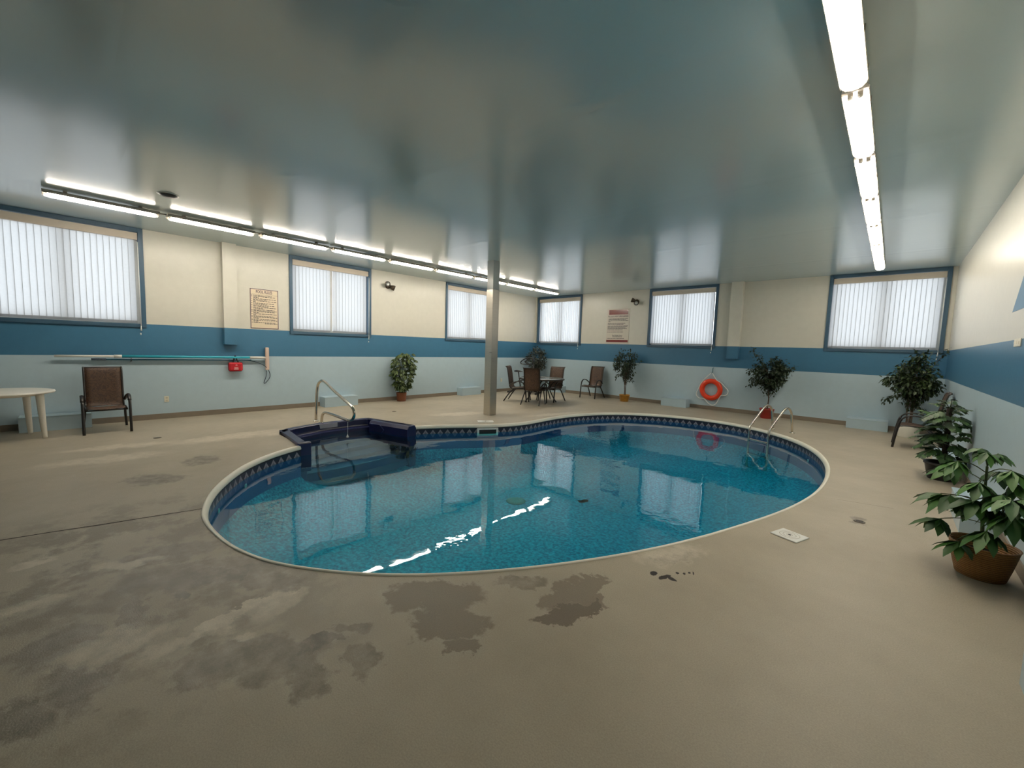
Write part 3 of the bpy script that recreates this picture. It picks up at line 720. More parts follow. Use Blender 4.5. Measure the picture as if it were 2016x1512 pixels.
# flange slab at the left front corner
MB().box(S(3.685, 3.185, -0.18), (0.10, 0.19, 0.45), 0, (0, 0, R(-6))).build('corner_flange', M_navy, st, bevel=0.02)
# sticker inside the back wall
def stk():
    m_ = MB(); a, b_ = Vector((2.445, 3.90, 0)), Vector((2.425, 4.265, 0)); n = 8; r_ = [[], []]
    for k in range(n + 1):
        p = a.lerp(b_, k / n); r_[0].append(S(p.x + 0.012, p.y, -0.045)); r_[1].append(S(p.x + 0.008, p.y, 0.036))
    m_.grid(r_, 0, False); return m_.build('warning_sticker', M_sticker, st)
stk()

# ------------------------------------------------------------------ handrail, thermometer, ladder
hr = empty('handrail', (2.0, 4.095, 0)); tag(hr, 'bent stainless handrail standing over the navy entry steps', 'handrail')
pth = [(1.872, 0), (1.885, 0.2), (1.905, 0.4), (1.93, 0.58), (1.965, 0.69), (2.03, 0.765), (2.13, 0.805), (2.22, 0.81), (2.34, 0.785), (2.72, 0.655), (3.28, 0.485), (3.39, 0.435), (3.435, 0.37), (3.42, 0.29), (3.35, 0.235), (3.26, 0.21), (3.15, 0.205), (2.72, 0.222), (2.36, 0.222), (2.24, 0.205), (2.17, 0.15), (2.14, 0.08), (2.13, 0)]
sp_ = spline([(x - 2.0, 0, z) for x, z in pth], 3)
MB().tube(sp_, 0.025, 12).build('rail', M_tube_steel, hr)
for x in (1.872, 2.13):
    MB().lathe([(0.055, 0), (0.055, 0.008), (0.03, 0.022), (0.024, 0.022)], 20, (x - 2.0, 0, 0)).build('anchor_flange', M_tube_steel, hr)
th = empty('pool_thermometer', (3.205, 4.095, 0.18)); tag(th, 'small white pool thermometer on a cord tied to the handrail', 'thermometer')
MB().tube([(0, 0, 0.06), (-0.003, 0, -0.1), (-0.012, 0, -0.24)], 0.004, 6).build('cord', M_rope, th)
MB().lathe([(0.004, 0.0), (0.012, -0.02), (0.024, -0.045), (0.018, -0.055), (0.0, -0.058)], 12, (-0.012, 0, -0.225)).build('float', M_bright, th)
MB().tube([(0.0, -0.026, 0.03), (0.0, 0.0, 0.058), (0.0, 0.026, 0.03), (0.0, 0.0, -0.0)], 0.005, 6, closed=True).build('knot', M_rope, th)

ldir = Vector((-0.28, -0.96, 0)).normalized(); lb1, lb2 = Vector((8.30, 10.96, 0)), Vector((8.675, 10.765, 0))
lad = empty('pool_ladder', (lb1 + lb2) / 2); tag(lad, 'stainless two-rail pool ladder hooked over the far right rim', 'ladder')
prof = [(0, 0), (0.04, 0.2), (0.085, 0.38), (0.13, 0.455), (0.20, 0.505), (0.28, 0.52), (0.36, 0.50), (0.45, 0.45), (0.82, 0.17), (0.875, 0.115), (0.89, 0.04), (0.89, -0.12), (0.89, -0.85)]
lo_ = (lb1 + lb2) / 2
for bpt in (lb1, lb2):
    MB().tube(spline([bpt - lo_ + ldir * a + Vector((0, 0, z)) for a, z in prof], 3), 0.021, 12).build('rail', M_tube_steel, lad)
    MB().lathe([(0.05, 0), (0.05, 0.008), (0.028, 0.02), (0.024, 0.02)], 18, bpt - lo_).build('anchor_flange', M_tube_steel, lad)
sd = (lb2 - lb1); 
for z in (-0.13, -0.42, -0.70):
    c_ = ldir * 0.90 + Vector((0, 0, z)); MB().box(c_, (sd.length - 0.02, 0.07, 0.022), 0, (0, 0, math.atan2(sd.y, sd.x))).build('tread', M_tube_steel, lad)

# ------------------------------------------------------------------ steel column
colm = empty('support_column', (3.345, 7.395, 0))
tag(colm, 'square stainless-clad support column standing between pool and table', 'column')
MB().bx(-0.102, 0.102, -0.102, 0.102, 0, 2.824).build('steel_cladding', M_clad, colm, bevel=0.006)
MB().bx(-0.095, 0.095, -0.095, 0.095, 2.824, H).build('shaft', M_colpaint, colm)

# ------------------------------------------------------------------ windows and blinds
def window(name, along, w0, w1):
    """along: function (a, depth_into_room, z) -> world"""
    r_ = empty(name, along((w0 + w1) / 2, 0, WZ)); tag(r_, kind='structure')
    o = Vector(r_.location)
    def bxx(mb, a0, a1, d0, d1, z0, z1):
        p, q = Vector(along(a0, d0, z0)) - o, Vector(along(a1, d1, z1)) - o
        mb.bx(min(p.x, q.x), max(p.x, q.x), min(p.y, q.y), max(p.y, q.y), min(p.z, q.z), max(p.z, q.z)); return mb
    fw = 0.065
    mb = MB()
    bxx(mb, w0, w0 + fw, -TH, 0.03, WZ, H - 0.002); bxx(mb, w1 - fw, w1, -TH, 0.03, WZ, H - 0.002)
    bxx(mb, w0 + fw, w1 - fw, -TH, 0.03, H - 0.075, H - 0.002); bxx(mb, w0 + fw, w1 - fw, -TH, 0.03, WZ, WZ + 0.065)
    mb.build('window_frame', M_trim_blue, r_, bevel=0.004)
    mb = MB(); a0, a1 = w0 + fw, w1 - fw; mid = (a0 + a1) / 2
    for s0, s1 in ((a0, mid + 0.025), (mid - 0.025, a1)):
        pass
    bxx(mb, a0, a0 + 0.05, -0.19, -0.13, WZ + 0.065, H - 0.075); bxx(mb, a1 - 0.05, a1, -0.19, -0.13, WZ + 0.065, H - 0.075)
    bxx(mb, mid - 0.045, mid + 0.045, -0.19, -0.13, WZ + 0.065, H - 0.075)
    bxx(mb, a0 + 0.05, mid - 0.045, -0.19, -0.13, WZ + 0.065, WZ + 0.115); bxx(mb, mid + 0.045, a1 - 0.05, -0.19, -0.13, WZ + 0.065, WZ + 0.115)
    mb.build('sash', M_bright, r_)
    mb = MB(); bxx(mb, a0, mid, -0.165, -0.16, WZ + 0.08, H - 0.08); mb.build('pane', M_glass, r_)
    mb = MB(); bxx(mb, mid, a1, -0.165, -0.16, WZ + 0.08, H - 0.08); mb.build('pane', M_glass, r_)
    return a0, a1

def blind(label, along, a0, a1, tilt, gap=None, right_gap=0.02, vertical_gap_left=0.0):
    r_ = empty('vertical_blind', along((a0 + a1) / 2, -0.03, H - 0.10)); o = Vector(r_.location)
    tag(r_, label, 'window blind', 'white vertical blinds in the pool hall windows')
    def W(a, d, z): return Vector(along(a, d, z)) - o
    mb = MB(); p, q = W(a0 + 0.008, -0.075, H - 0.205), W(a1 - 0.008, 0.012, H - 0.085)
    mb.bx(min(p.x, q.x), max(p.x, q.x), min(p.y, q.y), max(p.y, q.y), p.z, q.z); mb.build('valance', M_valance, r_, bevel=0.004)
    zt_, zb_ = H - 0.20, WZ + 0.085
    mb = MB(); wt = MB(); pitch, wid = 0.0775, 0.0885
    a = a0 + 0.045 + vertical_gap_left; ca, sa = math.cos(tilt), math.sin(tilt)
    while a < a1 - 0.03 - right_gap:
        if gap is None or not (gap[0] < a < gap[1]):
            jt = tilt + rng.uniform(-0.05, 0.05); ca, sa = math.cos(jt), math.sin(jt)
            rows = []
            for z in (zt_, (zt_ + zb_) / 2, zb_):
                row = []
                for k in (-1, -0.86, -0.3, 0.3, 0.86, 1):
                    h_ = 0.004 * (1 - k * k)
                    row.append(W(a + k * wid / 2 * ca - h_ * sa, -0.035 + k * wid / 2 * sa + h_ * ca, z))
                rows.append(row)
            f0 = len(mb.f); mb.grid(rows, 0, True)
            for fi in range(f0, len(mb.f)):
                if (fi - f0) % 5 in (0, 4): mb.m[fi] = 1  # edge columns in darker cloth paint the shade lines where vanes overlap
            p, q = W(a - wid * 0.46 * ca, -0.037, zb_ + 0.002), W(a + wid * 0.46 * ca, -0.033, zb_ + 0.035)
            # bottom weight pocket: a second layer of cloth along the hem
            rr = []
            for z in (zb_, zb_ + 0.035):
                rr.append([W(a + k * wid / 2 * 0.97 * ca - 0.006 * sa, -0.035 + k * wid / 2 * 0.97 * sa + 0.007, z) for k in (-1, 0, 1)])
            mb.grid(rr, 1, False)
        a += pitch
    mb.build('vanes', [M_vane, M_hem_overlap_shade], r_)
    # bottom chain and the pull wand hanging below the sill at the right
    pa = a1 - 0.012
    MB().tube([W(pa, 0.05, H - 0.25), W(pa, 0.05, WZ + 0.03)], 0.007, 6).build('wand', M_bright, r_)
    MB().tube([W(pa, 0.05, WZ + 0.03), W(pa - 0.002, 0.05, WZ - 0.06)], [0.006, 0.013], 8).build('tassel', M_bright, r_)
    MB().tube([W(pa - 0.01, 0.05, WZ - 0.10), W(pa - 0.011, 0.05, WZ - 0.135)], 0.010, 8).build('cord_weight', M_bright, r_)
AL = lambda a, d, z: (d, a, z)
AF = lambda a, d, z: (a, YF - d, z)
lab = ['wide white vertical blind in the left wall window above the plastic table', 'white vertical blind with a bright slit in the window beside the pool rules sign',
       'white vertical blind in the window half hidden by the steel column', 'white vertical blind in the corner window above the exercise bike',
       'white vertical blind in the window above the orange life ring', 'white vertical blind in the window above the corner ficus and fluorescent row']
for i, (w0, w1) in enumerate(WIN_L):
    a0, a1 = window('window_%d' % (i + 1), AL, w0, w1)
    blind(lab[i], AL, a0, a1, R([9, 10, 14][i]), gap=(5.24, 5.33) if i == 1 else None, right_gap=[0.022, 0.015, 0.0][i])
for i, (w0, w1) in enumerate(WIN_F):
    a0, a1 = window('window_%d' % (i + 4), AF, w0, w1)
    blind(lab[i + 3], AF, a0, a1, R([14, 10, 9][i]), right_gap=[0.0, 0.03, 0.03][i])

# ------------------------------------------------------------------ fluorescent rows
LEN, PITCH_L = 1.185, 1.274
def make_fixture(M_tube):
    r_ = empty('fluorescent_light', (0, 0, 0))
    hl = LEN / 2
    mb = MB(); sec = [(-0.062, 0.085), (-0.076, 0.068), (-0.076, 0.040), (-0.0735, 0.040), (-0.0735, 0.058), (0.0735, 0.058), (0.0735, 0.040), (0.076, 0.040), (0.076, 0.068), (0.062, 0.085)]
    MXZ = Matrix(((1, 0, 0), (0, 0, 1), (0, 1, 0)))
    mb.prism(sec, -hl, hl, 0, MXZ); mb.build('housing', M_fix, r_)
    mb = MB(); prof = [(-0.072, 0.058), (-0.066, 0.030), (-0.045, 0.008), (0.0, 0.0), (0.045, 0.008), (0.066, 0.030), (0.072, 0.058)]
    ends = [(-hl, 0.55), (-hl + 0.02, 0.9), (-hl + 0.06, 1), (hl - 0.06, 1), (hl - 0.02, 0.9), (hl, 0.55)]
    mb.grid([[(x * (0.9 + 0.1 * k), y, 0.058 - (0.058 - z) * k) for x, z in prof] for y, k in ends], 0, True)
    mb.build('diffuser', M_diff, r_)
    for x in (-0.027, 0.027):
        MB().tube([(x, -hl + 0.05, 0.036), (x, hl - 0.05, 0.036)], 0.014, 8).build('tube', M_tube, r_)
        for y in (-hl + 0.035, hl - 0.035): MB().box((x, y, 0.038), (0.03, 0.028, 0.034)).build('lamp_holder', M_fix, r_)
    for k in range(3):
        for s_ in (-1, 1):
            y = (-0.42, 0, 0.42)[k]
            MB().box((s_ * 0.075, y, 0.056), (0.012, 0.026, 0.026)).build('clip', M_fix, r_)
    MB().tube([(0.0, hl - 0.005, 0.074), (0.0, hl + (PITCH_L - LEN) - 0.002, 0.074)], 0.010, 8).build('conduit', M_fix, r_)
    for y in (-0.38, 0.38): MB().box((0, y, 0.0975), (0.05, 0.04, 0.026)).build('mount', M_fix, r_)
    return r_
ord_ = ['first', 'second', 'third', 'fourth', 'fifth', 'sixth', 'seventh', 'eighth', 'ninth']
for row, x0, y0 in (('left', 1.66, 0.70), ('right', 9.715, 0.78)):
    for k in range(9):
        if row == 'right' and k < 2: continue
        o = make_fixture(M_tube_left if row == 'left' else M_tube_right) if k == (0 if row == 'left' else 2) else copy_tree(proto)
        if k == (0 if row == 'left' else 2): proto = o
        o.location = (x0, y0 + LEN / 2 + k * PITCH_L, 3.34)
        if row == 'left':
            lb_ = '%s lit fluorescent strip of the row along the left window wall, counted from the plastic table end' % ord_[k]
            lb_ = ' '.join(lb_.split()[:16])
            if k == 8: lb_ = 'lit fluorescent strip ending the left wall row, in front of the corner window'
            elif k == 0: lb_ = 'lit fluorescent strip starting the left wall row, above the plastic table'
            else: lb_ = 'lit fluorescent strip, %s along the left wall row from the plastic table' % ord_[k]
        else:
            if k == 8: lb_ = 'lit fluorescent strip ending the right wall row, before the far window'
            else: lb_ = 'lit fluorescent strip, %s along the right wall row counted from the far window' % ord_[8 - k]
        tag(o, lb_, 'ceiling light', 'fluorescent strips along the left wall' if row == 'left' else 'fluorescent strips along the right wall')
sd_ = empty('ceiling_detector', (2.72, 1.85, H)); tag(sd_, 'small dark round detector on the ceiling beside the left light row', 'detector')
MB().lathe([(0.10, 0.0), (0.10, -0.012), (0.07, -0.03), (0.0, -0.034)], 24).build('body', M_greydisc, sd_)
MB().lathe([(0.118, 0.0), (0.118, -0.005), (0.1, -0.007), (0.0, -0.007)], 24).build('mount_ring', M_bright, sd_)

# ------------------------------------------------------------------ painted boxes along the walls
def vent_box(a0, a1, h, depth, wall, label):
    if wall == 'L': c = (depth / 2, (a0 + a1) / 2, 0); d = (depth, a1 - a0)
    elif wall == 'F': c = ((a0 + a1) / 2, YF - depth / 2, 0); d = (a1 - a0, depth)
    else: c = (XR - depth / 2, (a0 + a1) / 2, 0); d = (depth, a1 - a0)
    r_ = empty('utility_box', c); tag(r_, label, 'box', 'pale blue boxes along the foot of the walls')
    MB().bx(-d[0] / 2, d[0] / 2, -d[1] / 2, d[1] / 2, 0, h - 0.016).build('body', M_gold_box, r_)
    e = 0.006
    MB().bx(-d[0] / 2 - (e if wall == 'R' else 0), d[0] / 2 + (e if wall == 'L' else 0), -d[1] / 2 - (e if wall == 'F' else 0), d[1] / 2, h - 0.016, h).build('lid', M_gold_box, r_, bevel=0.004)
vent_box(*BOX_L[0], 0.237, 0.30, 'L', 'pale blue box on the floor behind the white plastic table')
vent_box(*BOX_L[1], 0.237, 0.30, 'L', 'pale blue box at the wall seen through the bent handrail')
vent_box(*BOX_L[2], 0.237, 0.26, 'L', 'pale blue box at the left wall just beside the steel column')
vent_box(*BOX_F[0], 0.235, 0.26, 'F', 'pale blue box in the far corner behind the patio table chairs')
vent_box(*BOX_F[1], 0.235, 0.33, 'F', 'pale blue box on the floor between mustard pot and orange life ring')
vent_box(*BOX_F[2], 0.22, 0.36, 'F', 'pale blue box on the floor below the right far window beside the corner ficus')
vent_box(*BOX_R[0], 0.24, 0.235, 'R', 'pale blue box cut by the right picture edge, nearest along the right wall')
vent_box(*BOX_R[1], 0.24, 0.25, 'R', 'pale blue box on the floor behind the wicker basket plant')
vent_box(*BOX_R[2], 0.24, 0.25, 'R', 'pale blue box on the floor behind the black pot plant')

# ------------------------------------------------------------------ sling chairs
def make_chair():
    r_ = empty('patio_chair', (0, 0, 0))
    hw = 0.213
    back = [(0.30, 0.385), (0.16, 0.400), (0.0, 0.385), (-0.10, 0.375), (-0.160, 0.41), (-0.185, 0.50), (-0.215, 0.70), (-0.245, 0.88), (-0.275, 0.985), (-0.315, 1.01)]
    cur = spline([(x, 0, z) for x, z in back], 3)
    for s_ in (-1, 1):
        MB().tube([(p.x, s_ * (hw + 0.012), p.z) for p in cur], 0.0135, 8).build('side_rail', M_brownmetal, r_)
        arm = spline([(0.345, 0, 0.0), (0.32, 0, 0.22), (0.295, 0, 0.40), (0.265, 0, 0.50), (0.20, 0, 0.565), (0.10, 0, 0.585), (-0.02, 0, 0.565), (-0.12, 0, 0.51), (-0.185, 0, 0.47)], 3)
        k0 = 9
        MB().tube([(p.x, s_ * (hw + 0.055), p.z) for p in arm[:k0 + 1]], 0.0185, 8).build('leg', M_brownmetal, r_)
        MB().tube([(p.x, s_ * (hw + 0.055 - (0.03 * max(0, i - 8) / 7)), p.z) for i, p in enumerate(arm[k0:])], 0.0175, 8, flat=(1.35, 0.75)).build('armrest', M_brownmetal, r_)
        MB().tube(spline([(-0.06, s_ * (hw + 0.02), 0.375), (-0.19, s_ * (hw + 0.03), 0.22), (-0.335, s_ * (hw + 0.05), 0.0)], 3), 0.0175, 8).build('leg', M_brownmetal, r_)
    for x, z, e in ((0.285, 0.365, 0.03), (-0.09, 0.345, 0.02), (-0.295, 1.0, 0.01)):
        MB().tube([(x, -hw - e, z), (x, hw + e, z)], 0.0115, 8).build('crossbar', M_brownmetal, r_)
    for nm, a, b_ in (('seat', 0, 10), ('backrest', 10, len(cur) - 1)):
        pts = cur[a:b_ + 1]; rows = []
        for p in pts:
            row = []
            for k in range(7):
                y = -hw + 2 * hw * k / 6; sag = 0.012 * (1 - (2 * k / 6 - 1) ** 2)
                row.append((p.x - (sag if nm == 'backrest' else 0), y, p.z - (sag if nm == 'seat' else 0) + 0.004))
            rows.append(row)
        MB().grid(rows, 0, True).build(nm, M_sling, r_, solid=0.006)
    return r_
ch0 = make_chair()
CH = [((0.72, 1.235), 0, 'brown scroll-pattern sling chair alone against the left wall by the plastic table'),
      ((2.905, 12.52), -87, 'brown sling chair standing alone against the far wall beside the mustard pot'),
      ((2.80, 9.63), 111, 'brown sling chair at the patio table with its back to the pool'),
      ((2.02, 9.80), 28, 'brown sling chair at the patio table seen in profile beside the steel column'),
      ((2.66, 10.65), -84, 'brown sling chair on the far side of the patio table, facing the pool'),
      ((10.52, 11.0), 180, 'dark sling chair in the right corner, in front of the cream-potted ficus')]
for i, ((x, y), a, lb_) in enumerate(CH):
    o = ch0 if i == 0 else copy_tree(ch0)
    o.location = (x, y, 0); o.rotation_euler = (0, 0, R(a)); tag(o, lb_, 'chair', 'brown sling patio chairs')

# far patio table
tb = empty('patio_table', (2.66, 10.12, 0)); tag(tb, 'round patio table with a glass top greyed for window reflections and curved dark legs', 'table')
MB().lathe([(0.0, 0.688), (0.63, 0.688), (0.635, 0.692), (0.63, 0.696), (0.0, 0.696)], 40).build('table_top', M_table_reflect, tb)
mb = MB(); mb.tube([(0.645 * math.cos(2 * math.pi * k / 40), 0.645 * math.sin(2 * math.pi * k / 40), 0.685) for k in range(40)], 0.02, 8, closed=True); mb.build('rim', M_brownmetal, tb)
for k in range(4):
    a = R(45 + 90 * k + 10); c_, s_ = math.cos(a), math.sin(a)
    P = spline([(0.62 * c_, 0.62 * s_, 0.67), (0.40 * c_, 0.40 * s_, 0.60), (0.26 * c_, 0.26 * s_, 0.42), (0.34 * c_, 0.34 * s_, 0.20), (0.47 * c_, 0.47 * s_, 0.0)], 4)
    MB().tube(P, 0.016, 8).build('leg', M_brownmetal, tb)
mb = MB(); mb.tube([(0.265 * math.cos(2 * math.pi * k / 24), 0.265 * math.sin(2 * math.pi * k / 24), 0.40) for k in range(24)], 0.010, 8, closed=True); mb.build('stretcher_ring', M_brownmetal, tb)

# white plastic table at the left wall
pt = empty('plastic_table', (0.74, 0.17, 0)); tag(pt, 'white round plastic garden table cut off by the left picture edge', 'table')
mb = MB(); prof = [(0.0, 0.662), (0.50, 0.662), (0.525, 0.666), (0.533, 0.678), (0.527, 0.692), (0.505, 0.698), (0.0, 0.699)]
mb.lathe(prof, 48); 
mb.build('table_top', M_white_pl, pt)
for lx, ly in ((-0.34, 0.24), (0.20, 0.40), (0.34, -0.24), (-0.24, -0.36)):
    mb = MB(); dx = 1 if lx > 0 else -1; dy = 1 if ly > 0 else -1
    P = [(lx * 0.93, ly * 0.93, 0.668), (lx * 0.945, ly * 0.945, 0.45), (lx * 0.97, ly * 0.97, 0.2), (lx, ly, 0.0)]
    mb.tube(spline(P, 4), [0.046 - 0.019 * k / 12 for k in range(13)], 8, flat=(1.0, 0.75)); mb.build('leg', M_white_pl, pt)
MB().lathe([(0.38, 0.63), (0.40, 0.664), (0.0, 0.664)], 32).build('apron', M_white_pl, pt)

# ------------------------------------------------------------------ exercise bike in the far corner
bk = empty('exercise_bike', (0.85, 11.45, 0), R(20)); tag(bk, 'dark upright exercise bike in the corner behind the patio table', 'exercise bike')
MB().tube([(-0.5, -0.22, 0.035), (-0.5, 0.22, 0.035)], 0.03, 10).build('rear_foot', M_blackpl, bk)
MB().tube([(0.5, -0.24, 0.035), (0.5, 0.24, 0.035)], 0.03, 10).build('front_foot', M_blackpl, bk)
MB().tube([(-0.5, 0, 0.05), (-0.25, 0, 0.16), (0.3, 0, 0.16), (0.5, 0, 0.05)], 0.03, 8).build('frame', M_black, bk)
MB().tube([(-0.12, 0, 0.16), (-0.22, 0, 0.72)], 0.02, 8).build('seat_post', M_black, bk)
mb = MB(); mb.tube([(-0.36, 0, 0.75), (-0.28, 0, 0.755), (-0.18, 0, 0.75), (-0.07, 0, 0.74)], [0.06, 0.105, 0.075, 0.03], 12, flat=(1, 0.35)); mb.build('saddle', M_blackpl, bk)
mb = MB(); mb.lathe([(0.05, -0.05), (0.23, -0.045), (0.245, 0.0), (0.23, 0.045), (0.05, 0.05)], 28, (0.22, 0, 0.34), 0, Matrix.Rotation(R(90), 3, 'X')); mb.build('flywheel_cover', M_blackpl, bk)
MB().lathe([(0.09, -0.056), (0.09, -0.05), (0.09, 0.05), (0.09, 0.056)], 20, (0.22, 0, 0.34), 0, Matrix.Rotation(R(90), 3, 'X')).build('hub', M_tube_steel, bk)
MB().tube([(0.34, 0, 0.2), (0.36, 0, 0.6), (0.30, 0, 1.05)], 0.024, 8).build('handle_post', M_black, bk)
hb = [(0.28, -0.02, 1.03), (0.18, -0.20, 1.00), (-0.02, -0.24, 1.02), (-0.06, -0.22, 1.08), (0.10, -0.2, 1.20), (0.26, -0.08, 1.22), (0.28, 0.0, 1.2), (0.26, 0.08, 1.22), (0.10, 0.2, 1.20), (-0.06, 0.22, 1.08), (-0.02, 0.24, 1.02), (0.18, 0.20, 1.00), (0.28, 0.02, 1.03)]
MB().tube(spline(hb, 3), 0.017, 8).build('handlebar', M_blackpl, bk)
MB().box((0.30, 0, 1.16), (0.05, 0.18, 0.15), 0, (0, R(-25), 0)).build('console', M_blackpl, bk, bevel=0.012)
for s_ in (-1, 1):
    MB().tube([(0.02, s_ * 0.07, 0.33), (0.02 + s_ * 0.12, s_ * 0.075, 0.33 - s_ * 0.11)], 0.012, 6).build('crank', M_tube_steel, bk)
    MB().box((0.02 + s_ * 0.12, s_ * 0.13, 0.33 - s_ * 0.11), (0.10, 0.09, 0.025)).build('pedal', M_blackpl, bk)
MB().tube([(0.02, -0.08, 0.33), (0.02, 0.08, 0.33)], 0.03, 10).build('crank_axle', M_black, bk)
MB().tube([(0.05, 0, 0.17), (0.02, 0, 0.33)], 0.026, 8).build('crank_support', M_black, bk)

# ------------------------------------------------------------------ things on the walls
def strokes(mb, u0, u1, v, h, put, words=True):
    """a line of illegible small print: dark word-length strokes"""
    u = u0
    while u < u1 - 0.004:
        w = min(rng.uniform(0.012, 0.055), u1 - u)
        put(mb, u, u + w, v - h / 2, v + h / 2); u += w + rng.uniform(0.006, 0.012)

def sign_text(body, size, mtl, parent, loc, rot, name, width=None, bold=0.0):
    c = bpy.data.curves.new(name, 'FONT'); c.body = body; c.size = size; c.align_x = 'CENTER'; c.align_y = 'CENTER'; c.extrude = 0.0006; c.offset = bold
    c.materials.append(mtl); o = bpy.data.objects.new(name, c); COL.objects.link(o); o.parent = parent; o.location = loc; o.rotation_euler = rot
    bpy.context.view_layer.update(); sx_ = width / max(o.dimensions.x, 1e-3) if width else 1.0
    me = bpy.data.meshes.new_from_object(o.evaluated_get(bpy.context.evaluated_depsgraph_get()))
    bpy.data.objects.remove(o); me.name = name
    o = bpy.data.objects.new(name, me); COL.objects.link(o); o.parent = parent; o.location = loc; o.rotation_euler = rot; o.scale.x = sx_
    return o
# pool rules sign on the left wall
sg = empty('rules_sign', (0.0, 3.79, 2.205)); tag(sg, 'cream framed sign headed POOL RULES between pilaster and window', 'sign')
SW, SH = 0.54, 0.835
MB().bx(0, 0.008, -SW / 2, SW / 2, -SH / 2, SH / 2).build('board', M_paper, sg)
mb = MB(); e = 0.012
for a in ((-SW / 2, SW / 2, SH / 2 - e, SH / 2), (-SW / 2, SW / 2, -SH / 2, -SH / 2 + e), (-SW / 2, -SW / 2 + e, -SH / 2 + e, SH / 2 - e), (SW / 2 - e, SW / 2, -SH / 2 + e, SH / 2 - e)):
    mb.bx(0.008, 0.011, a[0], a[1], a[2], a[3])
mb.build('border', M_inkp, sg)
sign_text('POOL RULES', 0.088, M_inkp, sg, (0.0095, -0.005, SH / 2 - 0.062), (R(90), 0, R(90)), 'title_text', 0.31, 0.0012)
mb = MB(); put = lambda m_, a, b_, z0, z1: m_.bx(0.008, 0.0093, a, b_, z0, z1)
put(mb, -SW / 2 + e, SW / 2 - e, 0.300, 0.303)
v = 0.277
for n_, lens in enumerate((0.36, 0.43, 0.11, 0.44, 0.27, 0.45, 0.05, 0.40, 0.26, 0.41, 0.30, 0.44, 0.19, 0.41, 0.45, 0.42, 0.11, 0.45, 0.05, 0.40, 0.46, 0.10, 0.42, 0.46, 0.09, 0.43, 0.25)):
    cont = lens in (0.11, 0.27, 0.05, 0.26, 0.30, 0.19, 0.10, 0.09, 0.25)
    u0 = -SW / 2 + 0.055
    if lens == 0.25: u0 = 0.0
    if not cont: put(mb, -SW / 2 + 0.022, -SW / 2 + 0.038, v - 0.006, v + 0.006)
    strokes(mb, u0, min(u0 + lens, SW / 2 - 0.025), v, 0.0115, put)
    v -= 0.0185 if cont else 0.0215
    v -= 0.006 if cont else 0.0
mb.build('small_print', M_ink, sg)
# warning sign on the far wall
s2 = empty('pool_notice', (3.43, YF, 2.35)); tag(s2, 'off-white notice with red bands on the far wall above the mustard pot', 'sign')
S2W, S2H = 0.80, 1.10
MB().bx(-S2W / 2, S2W / 2, -0.008, 0, -S2H / 2, S2H / 2).build('board', M_paperw, s2)
MB().bx(-S2W / 2 + 0.07, S2W / 2 - 0.05, -0.0105, -0.008, S2H / 2 - 0.18, S2H / 2 - 0.03).build('red_band', M_sred, s2)
MB().bx(-S2W / 2 + 0.01, S2W / 2 - 0.02, -0.0105, -0.008, -S2H / 2 + 0.03, -S2H / 2 + 0.10).build('red_band', M_sred, s2)
sign_text('The pool is NOT LIFEGUARDED', 0.06, M_ink, s2, (0.0, -0.0095, S2H / 2 - 0.245), (R(90), 0, 0), 'headline_text', 0.72, 0.0008)
sign_text('Pool Facility Hours', 0.05, M_ink, s2, (0.0, -0.0095, -S2H / 2 + 0.245), (R(90), 0, 0), 'hours_text', 0.36, 0.0010)
mb = MB(); put = lambda m_, a, b_, z0, z1: m_.bx(a, b_, -0.0093, -0.008, z0, z1)
for a, b_, z in ((-0.33, 0.35, 0.235), (-0.34, 0.28, 0.205), (-0.34, 0.36, 0.175), (-0.34, -0.27, 0.14), (-0.36, 0.26, 0.085), (-0.36, 0.20, 0.052), (-0.36, 0.37, 0.0), (-0.36, 0.32, -0.03), (-0.36, 0.28, -0.06), (-0.36, 0.33, -0.09), (-0.36, 0.18, -0.122), (-0.37, 0.2, -0.19), (-0.17, 0.17, -0.345), (-0.37, 0.24, -0.40)):
    strokes(mb, a, b_, z, 0.017, put)
mb.build('small_print', M_ink, s2)

# twin emergency spot lamps
def spot(label, loc, M3, heads):
    r_ = empty('emergency_lamp', loc); tag(r_, label, 'wall lamp', 'bronze twin spot lamps high on the walls')
    r_.rotation_euler = M3
    MB().lathe([(0.075, 0.0), (0.075, 0.02), (0.05, 0.04), (0.0, 0.045)], 20, (0, 0, 0), 0, Matrix.Rotation(R(90), 3, 'Y')).build('base_plate', M_bronze, r_)
    for d in heads:
        d = Vector(d).normalized(); q = d.to_track_quat('Z', 'Y').to_matrix(); p_ = Vector((0.05, 0, 0)) + d * 0.03
        hd = MB().lathe([(0.025, -0.01), (0.04, 0.02), (0.068, 0.085), (0.072, 0.13), (0.066, 0.13), (0.05, 0.10), (0.0, 0.095)], 20, p_, 0, q).build('lamp_head', M_bronze, r_)
        MB().lathe([(0.062, 0.115), (0.0, 0.118)], 20, p_, 0, q).build('lens', M_bright, hd)
spot('bronze twin spot lamp on the left wall between two windows', (0.0, 6.75, 3.08), (0, 0, 0), ((0.6, -0.55, 0.15), (0.35, 0.85, -0.35)))
spot('bronze twin spot lamp on the far wall beside the red-banded notice', (4.05, YF, 3.09), (0, 0, R(-90)), ((0.5, -0.75, 0.35), (0.75, 0.35, -0.35)))

